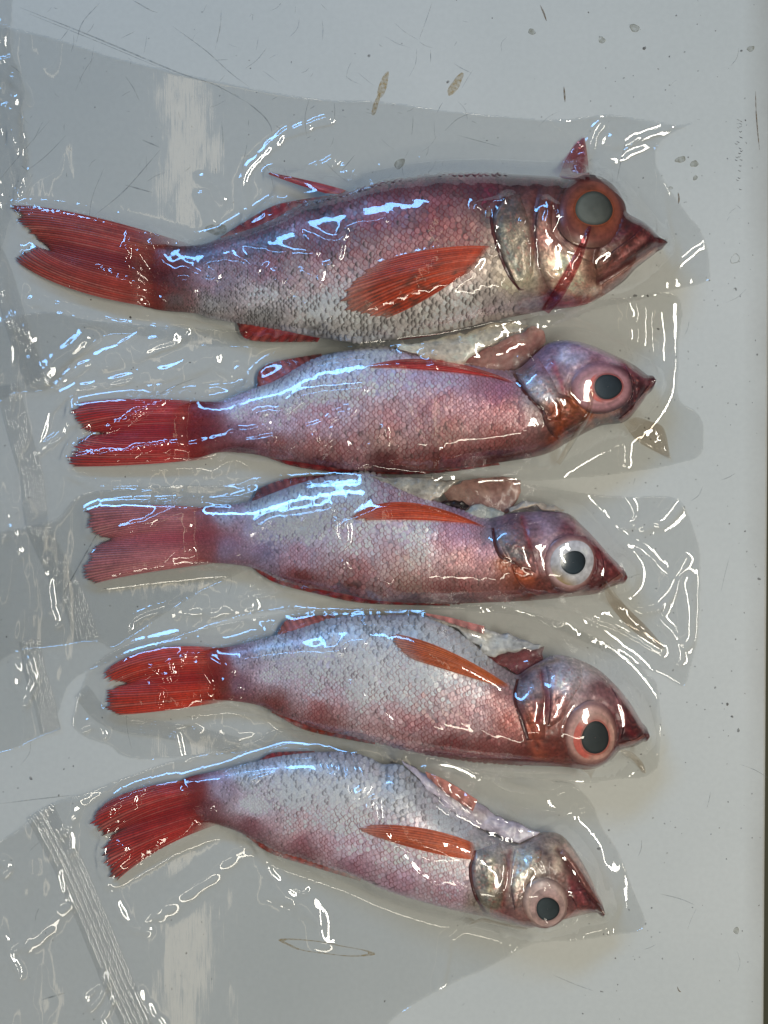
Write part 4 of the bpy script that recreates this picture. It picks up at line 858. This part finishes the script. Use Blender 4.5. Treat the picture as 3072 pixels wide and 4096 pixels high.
BAGS = [
 dict(poly=[(-170,60),(46,111),(231,157),(463,231),(722,292),(1000,352),(1296,398),(1536,407),(1803,444),(2206,479),(2330,468),(2458,459),(2690,499),(2786,487),(2690,535),(2634,585),(2625,655),(2660,726),(2751,857),(2798,913),(2830,1000),(2837,1070),(2831,1126),(2696,1165),(2511,1220),(2372,1252),(2280,1290),(2150,1330),(2000,1370),(1800,1398),(1400,1402),(1019,1397),(741,1378),(463,1340),(330,1420),(230,1540),(100,1570),(-170,1500)],
  ridges=[[(1315,473),(1205,510),(1130,540),(1040,620),(980,700),(972,780),(985,850),(1000,885),(1060,840),(1120,775),(1135,720),(1190,700),(1340,640)],[(812,710),(860,740),(890,790)],[(810,780),(830,830),(850,880)],[(600,915),(630,935),(660,960)],
  [(610,985),(640,1040),(690,1075),(740,1070),(830,1120),(870,1100),(820,1060),(930,1045),(1030,1080),(970,990),(1090,1010),(1215,1020),(1260,1010),(1210,920),(1300,960),(1370,960),(1395,900),(1536,880)],
  [(520,960),(505,1050),(590,1120),(640,1150),(600,1080),(525,965)],[(400,1080),(520,1130),(640,1200)],[(1065,1070),(1080,1110),(1125,1135),(1110,1100),(1065,1070)],[(1150,1155),(1210,1090),(1270,1130),(1290,1080),(1250,1040)],[(1305,1065),(1345,1040),(1370,970)],[(720,1125),(750,1150),(775,1165),(745,1130),(720,1125)],
  [(745,1250),(870,1265),(960,1300),(985,1350)],[(310,1255),(520,1300),(740,1330)],[(1010,1320),(1040,1325),(1070,1315),(1100,1325)],[(1180,1210),(1250,1240),(1305,1285)],[(1070,850),(1110,800),(1120,830),(1070,850)],[(1380,670),(1400,700),(1430,720),(1420,680),(1380,670)],
  [(2185,805),(2230,830),(2230,860),(2190,895),(2200,850),(2185,805)],[(1900,820),(1990,805),(2020,795)],[(1900,830),(1920,900),(1970,1000),(1978,960),(1965,840)],[(2110,870),(2085,900),(2120,960),(2110,870)],[(2120,990),(2128,1070)],[(2280,1240),(2320,1190),(2300,1235)],
  [(2375,1250),(2500,1200),(2620,1125),(2720,1030),(2810,965)],[(2240,490),(2270,520),(2310,570)],[(2440,500),(2430,530),(2410,560)],[(2610,500),(2520,590),(2400,655)],[(2630,600),(2645,700),(2655,850),(2656,960)],[(2355,680),(2480,610),(2640,560)],[(2340,640),(2360,560),(2400,490)],
  [(0,260),(30,300),(75,340),(105,400)],[(30,430),(45,520),(70,640),(95,710),(75,780)],[(55,440),(62,560),(85,680)],[(0,1150),(40,1260),(110,1330),(130,1400),(160,1460),(220,1530)],[(130,1200),(280,1240),(330,1270)],[(120,1440),(150,1500),(190,1545)],[(300,1270),(420,1290),(560,1330)]],
  folds=[dict(a=[(2236,706),(2262,640),(2300,580),(2330,552)],b=[(2358,722),(2352,650),(2346,600),(2338,552)],z=(16,5),mat="red"),dict(a=[(2352,905),(2290,1030),(2215,1160),(2165,1240)],b=[(2368,908),(2320,1060),(2250,1190),(2195,1255)],z=(38,18),mat="red")],
  seal=[(-60,960),(0,1080),(60,1270),(110,1420),(150,1530)], seal_w=90,
  label="clear vacuum bag with red juice folds round the largest, topmost fish"),
 dict(poly=[(-170,1380),(130,1250),(463,1290),(1200,1330),(1900,1330),(2300,1210),(2500,1190),(2710,1185),(2713,1400),(2716,1590),(2780,1640),(2812,1690),(2816,1760),(2808,1812),(2740,1850),(2500,1895),(2300,1915),(2085,1930),(1900,1935),(1770,1940),(1640,1990),(1530,2035),(1240,2158),(1000,2275),(787,2380),(620,2485),(463,2593),(380,2570),(100,2600),(-170,2600)],
  ridges=[[(225,1540),(300,1480),(450,1400),(550,1340)],[(150,1800),(190,1650),(280,1560),(420,1530),(600,1490),(740,1465)],[(290,1600),(250,1720),(150,1800)],[(340,1710),(250,1850),(330,1920),(450,1960),(600,1970),(900,1960),(1000,1940)],[(240,1850),(330,1770),(500,1680),(650,1600),(800,1560),(980,1560)],[(1000,1550),(1005,1510),(960,1480),(930,1490),(860,1460)],
  [(310,1830),(500,1810),(560,1790),(700,1775),(780,1780),(860,1755),(1060,1700),(1030,1670),(1040,1650),(1130,1645),(1200,1590),(1300,1570),(1450,1560)],[(890,1790),(1000,1770),(1090,1755)],[(960,1785),(1100,1790),(1150,1800)],[(1240,1755),(1260,1750),(1280,1840),(1310,1750),(1330,1720),(1390,1790),(1390,1850),(1430,1800)],[(1230,1715),(1310,1680),(1350,1660),(1400,1640)],[(1500,1760),(1530,1720),(1540,1750),(1505,1775)],[(1425,1850),(1450,1800),(1500,1770)],[(1730,1900),(1745,1820),(1760,1805),(1745,1890)],
  [(2620,1490),(2665,1510),(2640,1540)],[(2505,1440),(2515,1300),(2530,1215)],[(2545,1450),(2570,1350),(2575,1220)],[(2490,1740),(2500,1850)],[(1700,1420),(1740,1450),(1750,1420)],[(420,1420),(560,1400),(640,1360)],[(600,1550),(680,1530),(760,1470)],[(530,1590),(620,1620),(700,1560)],[(390,1930),(560,1915),(700,1905),(900,1925)],[(400,2130),(600,2080),(740,2010),(960,2015)],[(660,2245),(700,2210),(760,2200)],[(820,2240),(890,2235),(940,2225),(920,2250),(880,2255)],[(640,2390),(740,2370),(755,2440),(765,2480)],[(510,2510),(530,2470),(640,2420),(720,2370)],[(0,1990),(20,2050),(10,2130)],[(40,2110),(60,2180),(70,2200)],[(180,2290),(200,2400),(220,2480)]],
  folds=[dict(a=[(2362,1562),(2340,1650),(2290,1740),(2225,1850)],b=[(2378,1566),(2362,1660),(2310,1750),(2240,1862)],z=(24,5),mat="brown"),dict(a=[(2490,1690),(2545,1760),(2600,1795),(2680,1835)],b=[(2545,1668),(2600,1685),(2655,1715),(2682,1832)],z=(9,2),mat="brown")],
  seal=[(30,1540),(75,1720),(125,1900),(150,2090),(215,2240),(300,2410),(350,2560)], seal_w=95,
  label="clear vacuum bag with brown pinch at the snout, second from the top"),
 dict(poly=[(-170,2150),(200,2080),(400,1960),(1200,1930),(1770,1890),(2085,1930),(2326,1970),(2511,1984),(2650,1980),(2700,1993),(2733,2017),(2780,2128),(2803,2239),(2800,2400),(2789,2554),(2761,2683),(2733,2748),(2640,2700),(2571,2674),(2430,2612),(2300,2552),(2160,2490),(2050,2455),(1900,2440),(1770,2437),(1400,2442),(1000,2460),(700,2560),(500,2630),(300,2720),(235,2850),(215,2932),(-170,2970)],
  ridges=[[(980,2145),(1080,2080),(1200,2065),(1320,2040)],[(960,2390),(1060,2340),(1090,2355),(960,2390)],[(1310,2350),(1340,2280),(1375,2260),(1350,2330),(1310,2350)],[(1340,2090),(1350,2170),(1380,2170),(1385,2100)],[(1440,2380),(1480,2310),(1490,2360),(1530,2390)],[(1480,2300),(1560,2340)],[(1030,2300),(980,2360),(920,2405)],
  [(2450,2110),(2600,2080),(2690,2040),(2700,1990)],[(2450,2130),(2560,2200),(2650,2280),(2680,2320),(2640,2390),(2530,2415)],[(2180,2450),(2300,2500),(2420,2570)],[(2320,2440),(2500,2520),(2640,2600)],[(1700,2010),(1760,1980),(1800,1960)],[(1860,2620),(1900,2560),(1930,2480)],[(1995,2470),(2000,2560)],[(2270,2030),(2300,2080),(2320,2050)],[(1880,2440),(2000,2455),(2130,2480)],[(2640,2480),(2700,2550),(2720,2640)],[(2740,2240),(2690,2330),(2650,2440)],[(2500,1990),(2530,2060),(2510,2080)],[(960,2480),(1100,2460),(1300,2465),(1500,2480)],[(60,2650),(55,2720),(90,2780),(110,2740)],[(120,2640),(130,2720),(95,2800)]],
  folds=[dict(a=[(2405,2330),(2440,2420),(2530,2520),(2648,2600)],b=[(2425,2325),(2500,2420),(2590,2510),(2660,2592)],z=(14,2),mat="brown")],
  seal=[(120,2560),(140,2680),(175,2800),(205,2925)], seal_w=85,
  label="clear vacuum bag with rounded right end and long narrow pinch, third from the top"),
 dict(poly=[(343,2696),(380,2650),(444,2604),(560,2560),(900,2490),(1200,2440),(1770,2410),(2100,2440),(2450,2580),(2600,2700),(2631,2752),(2640,2900),(2637,3048),(2605,3095),(2557,3113),(2450,3112),(2300,3115),(2000,3095),(1817,3085),(1600,3045),(1400,2995),(1200,2975),(1000,3010),(700,3032),(509,3030),(435,2983),(343,2950),(287,2900),(300,2830),(315,2770)],
  ridges=[[(980,2640),(1160,2610),(1330,2610),(1390,2570),(1450,2560)],[(720,2640),(740,2620),(800,2615),(850,2640),(920,2690)],[(790,2660),(830,2720),(840,2790),(900,2790),(1000,2830),(1100,2860),(1200,2890)],[(575,2700),(610,2680),(640,2710),(685,2700),(675,2660)],[(600,2740),(640,2780),(640,2830),(700,2860),(850,2890),(1020,2915)],[(1400,2740),(1500,2830),(1570,2890),(1670,2925)],[(890,2730),(920,2740),(950,2760)],[(330,2908),(360,2890),(390,2905),(410,2928)],[(1290,2510),(1330,2540)],[(700,2940),(720,3000),(730,3060)],[(2440,2690),(2450,2660)],[(1000,2470),(1030,2500),(1100,2520)]],
  folds=[dict(a=[(2478,2995),(2530,3010),(2570,3050),(2585,3088)],b=[(2490,3020),(2530,3040),(2555,3070),(2572,3092)],z=(10,2),mat="brown"),dict(a=[(2320,3080),(2350,3095),(2362,3112)],b=[(2380,3078),(2372,3096),(2366,3112)],z=(7,2),mat="brown")],
  seal=[(325,2762),(400,2850),(500,2895),(640,2915),(800,2945),(960,2985)], seal_w=70,
  label="clear vacuum bag with curled tail-end seal, second from the bottom"),
 dict(poly=[(-170,3480),(60,3320),(185,3219),(398,3144),(648,3052),(833,3005),(1019,2955),(1080,2915),(1160,2905),(1296,2930),(1400,2905),(1536,2932),(1585,2955),(1760,3010),(1918,3057),(2126,3095),(2277,3121),(2337,3172),(2378,3222),(2408,3303),(2474,3404),(2529,3545),(2579,3706),(2438,3741),(2297,3761),(2166,3756),(2045,3822),(1944,3877),(1753,3963),(1561,4089),(1460,4260),(-170,4260)],
  ridges=[[(905,3100),(1010,3080),(1115,3075),(1000,3120)],[(740,3170),(800,3190),(840,3230),(820,3270),(770,3240)],[(420,3235),(500,3190),(595,3145)],[(440,3240),(435,3300),(410,3400),(400,3440),(420,3520),(440,3560),(480,3640),(520,3700),(590,3720)],[(510,3200),(530,3180),(530,3210),(510,3200)],[(590,3715),(575,3680),(640,3620),(800,3510),(940,3400),(990,3345),(1030,3370),(1060,3450),(1110,3530),(1220,3560)],[(545,3475),(650,3410),(770,3300)],
  [(470,3380),(500,3400),(470,3440),(440,3460)],[(395,3420),(415,3450),(400,3480),(430,3520)],[(1270,3010),(1300,3090),(1335,3090),(1320,3020)],[(1350,3040),(1370,3110)],[(1390,3050),(1390,3160)],[(1430,3030),(1460,3140),(1410,3190),(1470,3240),(1490,3200)],[(1500,3195),(1520,3300),(1600,3420),(1680,3500),(1740,3540)],[(1745,3100),(1760,3200),(1800,3240)],[(1870,3190),(1945,3095),(1985,3190),(2040,3270),(1940,3220),(1870,3190)],[(1740,3120),(1790,3180),(1870,3250),(1960,3320),(2050,3350)],
  [(2040,3410),(2030,3500),(2020,3560)],[(2110,3400),(2200,3540),(2205,3530),(2160,3430)],[(2080,3580),(2095,3530),(2085,3600)],[(1870,3690),(1790,3750),(1775,3830),(1750,3960)],[(2020,3710),(2045,3820)],[(2185,3700),(2170,3755)],[(2270,3680),(2310,3760)],[(2480,3420),(2440,3560),(2420,3650),(2430,3740)],
  [(231,3487),(245,3617),(185,3691),(46,3793),(74,3885)],[(0,3730),(46,3793)],[(330,3980),(390,3930),(410,3900),(400,3960),(360,4020),(330,3980)],[(440,3990),(400,4070),(410,4096)],[(555,3975),(600,4050),(640,4096)],[(275,3290),(282,3350),(278,3400)],[(1100,3400),(1200,3440),(1300,3480)],[(1400,3490),(1600,3580),(1800,3640),(1990,3690)],[(2130,3320),(2260,3260),(2370,3200)],[(0,3440),(30,3460),(10,3490)]],
  folds=[dict(a=[(2110,3712),(2000,3690),(1930,3672),(1885,3690)],b=[(2090,3725),(2000,3705),(1930,3692),(1870,3700)],z=(7,3),mat="brown"),dict(a=[(2380,3640),(2400,3650),(2415,3655)],b=[(2390,3610),(2405,3625),(2420,3652)],z=(9,3),mat="brown")],
  seal=[(160,3240),(270,3450),(370,3680),(470,3920),(575,4150)], seal_w=120,
  label="clear vacuum bag with straight ribbed seal round the smallest, lowest fish"),
]

def relax(ob, mask, g, iters, coarse=True):
    if coarse:
        n0, n1 = ob.shape; e0, e1 = n0 % 2, n1 % 2
        o2 = np.pad(ob, ((0, e0), (0, e1)), mode='edge'); m2 = np.pad(mask, ((0, e0), (0, e1)), mode='edge')
        o2 = np.maximum.reduce([o2[a::2, b::2] for a in (0, 1) for b in (0, 1)]); m2 = m2[::2, ::2]
        zc = relax(o2, m2, 4 * g, 420, False)
        zc = np.repeat(np.repeat(zc, 2, 0), 2, 1)[:n0, :n1]
        z = np.maximum(ob, gblur(zc, 1.0))
    else: z = ob.copy()
    # start from a broad tent so that few sweeps are needed
    for sg in (() if coarse else (14, 7)):
        z = np.maximum(z, np.where(mask, gblur(z, sg) * 0.98, 0))
    for it in range(iters):
        zp = np.pad(z, 1, mode='edge'); mp = np.pad(mask, 1, mode='edge')
        acc = np.zeros_like(z)
        for (a, b) in ((0, 1), (2, 1), (1, 0), (1, 2)):
            q = zp[a:a + z.shape[0], b:b + z.shape[1]]; w = mp[a:a + z.shape[0], b:b + z.shape[1]]
            acc += np.where(w, q, z)
        z = np.maximum(ob, acc / 4 - g)
    return z

BROAD = [
 [[(2460,560),(2550,520),(2640,500)],[(250,1290),(330,1340),(420,1400)],[(2560,1190),(2640,1150),(2700,1130)]],
 [[(400,1440),(520,1400),(680,1350)],[(560,1500),(700,1480),(850,1430)],[(2510,1215),(2520,1350),(2500,1450)],[(2575,1215),(2582,1330),(2560,1440)],[(180,1500),(250,1420),(330,1360)],[(600,1925),(800,1905),(950,1890)],[(2640,1250),(2650,1400),(2630,1520)]],
 [[(2200,2460),(2310,2520),(2420,2580)],[(2740,2330),(2750,2450),(2740,2560)],[(2560,2090),(2650,2060),(2700,2010)],[(2560,2420),(2640,2400),(2690,2320)],[(700,2440),(850,2420),(1000,2420)]],
 [[(650,2850),(850,2895),(1050,2930)]],
 [[(260,3300),(300,3190),(420,3150)],[(100,3760),(190,3690),(250,3610)],[(640,3640),(800,3520),(950,3400)],[(1100,3560),(1250,3640),(1300,3760)],[(2460,3440),(2450,3540),(2440,3620)]]]
FILMZ = [None] * 5
for order, k in enumerate((3, 4, 2, 1, 0)):
    bg = BAGS[k]
    pl = catmull(bg["poly"] + [bg["poly"][0]], 12)
    a0 = max(0, int((pl[:, 0].min() - U0) / ST) - 2); a1 = min(NU, int((pl[:, 0].max() - U0) / ST) + 3)
    b0 = max(0, int((pl[:, 1].min() - V0) / ST) - 2); b1 = min(NV, int((pl[:, 1].max() - V0) / ST) + 3)
    UU, VV = np.meshgrid(gu[a0:a1], gv[b0:b1], indexing='ij')
    jit = 3.5 * fbm(UU, VV, 160, 200 + k)
    mask = inside(UU + jit, VV + jit, pl)
    hf = HF[k][a0:a1, b0:b1]; st = STACK[a0:a1, b0:b1]
    ob = np.maximum(hf, st); ob = np.maximum(ob, gblur(ob, 2.0)) + 0.5 * MM
    ob = np.maximum(ob, gblur(ob, 0.8))
    z = relax(ob, mask, 0.010 * MM, 90)
    z = 0.15 * z + 0.85 * gblur(z, 2.4)
    z = np.maximum(z, np.maximum(hf, st) + 0.04 * MM)
    # traced creases of the film and fine radiating wrinkles
    UA = CX + (UU - CX) / (1 - z / H); VA = CY + (VV - CY) / (1 - z / H)
    w = np.zeros_like(z)
    for r in bg["ridges"]:
        p = catmull(r, 10)
        lo = p.min(0) - 100; hi = p.max(0) + 100
        i0, i1 = max(0, int((lo[0] - gu[a0]) / ST)), min(z.shape[0], int((hi[0] - gu[a0]) / ST) + 1)
        j0, j1 = max(0, int((lo[1] - gv[b0]) / ST)), min(z.shape[1], int((hi[1] - gv[b0]) / ST) + 1)
        if i1 <= i0 or j1 <= j0: continue
        uu = UA[i0:i1, j0:j1]; vv = VA[i0:i1, j0:j1]
        uu = uu + 5 * noise2(uu, vv, 30, 210); vv = vv + 5 * noise2(uu, vv, 30, 211)
        d = seg_dist(uu, vv, p)
        A = (1.1 + 0.4 * (hf[i0:i1, j0:j1] > 0)) * (1 + 0.3 * noise2(uu, vv, 70, 212))
        w[i0:i1, j0:j1] = np.maximum(w[i0:i1, j0:j1], A * MM * np.exp(-0.5 * (d / 12.5) ** 2))
    for r in BROAD[k]:
        p = catmull(r, 14); d = seg_dist(UA + 9 * noise2(UA, VA, 50, 215), VA + 9 * noise2(UA, VA, 50, 216), p)
        w = np.maximum(w, (1.7 + 0.6 * noise2(UA, VA, 60, 217)) * MM * np.exp(-0.5 * (d / 26) ** 2))
    if k != 3:   # crumpled empty bag end
        cr = (1 - np.abs(fbm(UU * 1.5, VV * 0.6, 260, 290 + k)) * 2.2).clip(0, 1) ** 2
        lim = 300 if k != 4 else 260
        w = w + 0.9 * MM * cr * np.clip((lim - UU) / 140, 0, 1) * (hf <= 0)
    z = z + w
    flat = np.exp(-((z - st) / (6 * MM)) ** 2)
    z = z + (0.08 * fbm(UU, VV, 300, 220 + k) + 0.016 * fbm(UU, VV * 0.3, 60, 224 + k)) * MM * (0.5 + flat)
    # wrinkles running away from the fish where the film dives to the table
    gx, gy = np.gradient(gblur(z, 5)); slope = np.hypot(gx, gy) / (ST * S)
    ang = np.arctan2(gy, gx)
    tang = (-np.sin(ang) * UU + np.cos(ang) * VV)
    mid = np.clip(slope * 1.4, 0, 1) * (hf <= 0)
    wr = np.maximum(0, noise2(UU * 1.0, VV * 0.25, 16, 230 + k)) ** 2
    z = z + 0.30 * MM * wr * mid + (0.42 * np.clip(fbm((UU * 0.8 + VV * 0.6) * 0.3, VV * 0.8 - UU * 0.6, 75, 280 + k) + 0.2, 0, 2) + 0.05 * fbm(UU, VV, 34, 284 + k)) * MM * gblur((hf > 0).astype(float), 5)
    me_ = gblur(mask.astype(float), 2.0); z = z + 0.7 * MM * np.clip((0.86 - me_) / 0.36, 0, 1) * (1 + 0.6 * noise2(UU, VV, 70, 295))
    z = np.maximum(z, st + 0.10 * MM)
    FILMZ[k] = (a0, a1, b0, b1, z, mask)
    root = empty("vacuum_bag"); tag(root, bg["label"], "plastic bag", "clear vacuum bags holding the fish")
    def film(name, zz, mk, mat, step):
        zz = zz[::step, ::step]; mk = mk[::step, ::step]
        X, Y = np.meshgrid(GX[a0:a1:step], GY[b0:b1:step], indexing='ij')
        idx = np.full(mk.shape, -1); 
        cell = mk[:-1, :-1] & mk[1:, :-1] & mk[:-1, 1:] & mk[1:, 1:]
        used = np.zeros_like(mk); used[:-1, :-1] |= cell; used[1:, :-1] |= cell; used[:-1, 1:] |= cell; used[1:, 1:] |= cell
        idx[used] = np.arange(used.sum())
        F = np.stack([idx[:-1, :-1], idx[:-1, 1:], idx[1:, 1:], idx[1:, :-1]], -1)[cell]
        return mesh_obj(name, np.stack([X[used], Y[used], zz[used]], 1), F, mat, root)
    film("top_film", z, mask, M_FILM, 1)
    zb = np.where(hf > 0, 0.12 * MM, np.minimum(z - 0.2 * MM, st + 0.08 * MM + 0.03 * MM * order))
    zb = np.where(hf > 0, 0.12 * MM, np.maximum(zb, 0.1 * MM + 0.02 * MM * order))
    film("bottom_film", zb, mask, M_UNDER, 4)
    def film_z(U, V, zr=z, a0=a0, b0=b0):
        iu = np.clip((U - gu[a0]) / ST, 0, zr.shape[0] - 1.01); iv = np.clip((V - gv[b0]) / ST, 0, zr.shape[1] - 1.01)
        i = iu.astype(int); j = iv.astype(int); fu = iu - i; fv = iv - j
        return (zr[i, j] * (1 - fu) + zr[i + 1, j] * fu) * (1 - fv) + (zr[i, j + 1] * (1 - fu) + zr[i + 1, j + 1] * fu) * fv
    # ribbed heat seal
    p = resample(catmull(bg["seal"], 8), 120); d = np.gradient(p, axis=0); d /= np.linalg.norm(d, axis=1)[:, None]; nn = np.stack([-d[:, 1], d[:, 0]], 1)
    NW = 43; tw_ = np.linspace(-0.5, 0.5, NW)
    P = p[:, None] + nn[:, None] * (tw_[None, :, None] * bg["seal_w"])
    U, V = P[..., 0], P[..., 1]
    rib = np.abs(np.cos(math.pi * 6 * (tw_ + 0.5)))[None] ** 0.8
    zz = film_z(U, V) + (0.15 + 0.9 * rib * np.clip((0.5 - np.abs(tw_)) * 12, 0, 1)[None] + 0.12 * noise2(U, V, 14, 240)) * MM
    x, y = (U - CX) * S, (CY - V) * S
    mesh_obj("heat_seal", np.stack([x, y, zz], -1).reshape(-1, 3), grid_faces(120, NW)[:, ::-1], M_SEAL, root)
    # pinched folds holding juice
    for fd in bg["folds"]:
        nu_, nv_ = 40, 13
        a = resample(catmull(fd["a"], 6), nu_); b = resample(catmull(fd["b"], 6), nu_)
        t = np.linspace(0, 1, nv_); P = a[:, None] * (1 - t)[None, :, None] + b[:, None] * t[None, :, None]
        U, V = P[..., 0], P[..., 1]
        U1, V1 = U, V
        for _ in range(3): zf_ = film_z(U1, V1); U1 = CX + (U - CX) * (1 - zf_ / H); V1 = CY + (V - CY) * (1 - zf_ / H)
        U, V = U1, V1
        zz = film_z(U, V) + (0.3 + 1.1 * np.sin(math.pi * t)[None] ** 0.7 + 0.25 * noise2(U, V, 15, 250)) * MM
        x, y = (U - CX) * S, (CY - V) * S
        top = np.stack([x, y, zz], -1)
        mesh_obj("pinched_fold", top.reshape(-1, 3), grid_faces(nu_, nv_)[:, ::-1], M_RED if fd["mat"] == "red" else M_BROWN, root)
    STACK[a0:a1, b0:b1] = np.where(mask, np.maximum(st, z), st)

# loose folded film of the neighbouring bag at the left edge
pl = catmull([(-170,-130),(42,-130),(48,60),(50,200),(85,300),(108,390),(95,430),(112,560),(120,690),(85,800),(40,900),(10,1000),(-40,1060),(-170,1080),(-170,-130)], 12)
a1 = int((140 - U0) / ST); b1 = int((1100 - V0) / ST)
UU, VV = np.meshgrid(gu[:a1], gv[:b1], indexing='ij'); mask = inside(UU, VV, pl)
zz = STACK[:a1, :b1] + (1.0 + 1.6 * np.clip(fbm(UU * 1.6, VV * 0.5, 70, 260), -0.3, 1)) * MM
for r in [[(0,255),(30,240),(70,235)],[(0,370),(25,385),(60,410),(70,395)],[(30,430),(45,520),(70,640),(95,710),(75,780)],[(55,440),(60,560)],[(20,300),(70,330),(105,390),(100,410)]]:
    d = seg_dist(UU + 3 * noise2(UU, VV, 20, 3), VV, catmull(r, 10)); zz = zz + 0.8 * MM * np.exp(-0.5 * (d / 8) ** 2)
root = empty("loose_film"); tag(root, "crumpled clear film end folded along the upper left edge", "plastic film")
X, Y = np.meshgrid(GX[:a1], GY[:b1], indexing='ij')
cell = mask[:-1, :-1] & mask[1:, :-1] & mask[:-1, 1:] & mask[1:, 1:]
used = np.zeros_like(mask); used[:-1, :-1] |= cell; used[1:, :-1] |= cell; used[:-1, 1:] |= cell; used[1:, 1:] |= cell
idx = np.full(mask.shape, -1); idx[used] = np.arange(used.sum())
mesh_obj("folded_film", np.stack([X[used], Y[used], zz[used]], 1), np.stack([idx[:-1, :-1], idx[:-1, 1:], idx[1:, 1:], idx[1:, :-1]], -1)[cell], M_SEAL, root)
print("TRIS", sum(len(o.data.loop_triangles) if o.data.loop_triangles else len(o.data.polygons) * 2 for o in bpy.data.objects if o.type == 'MESH'))
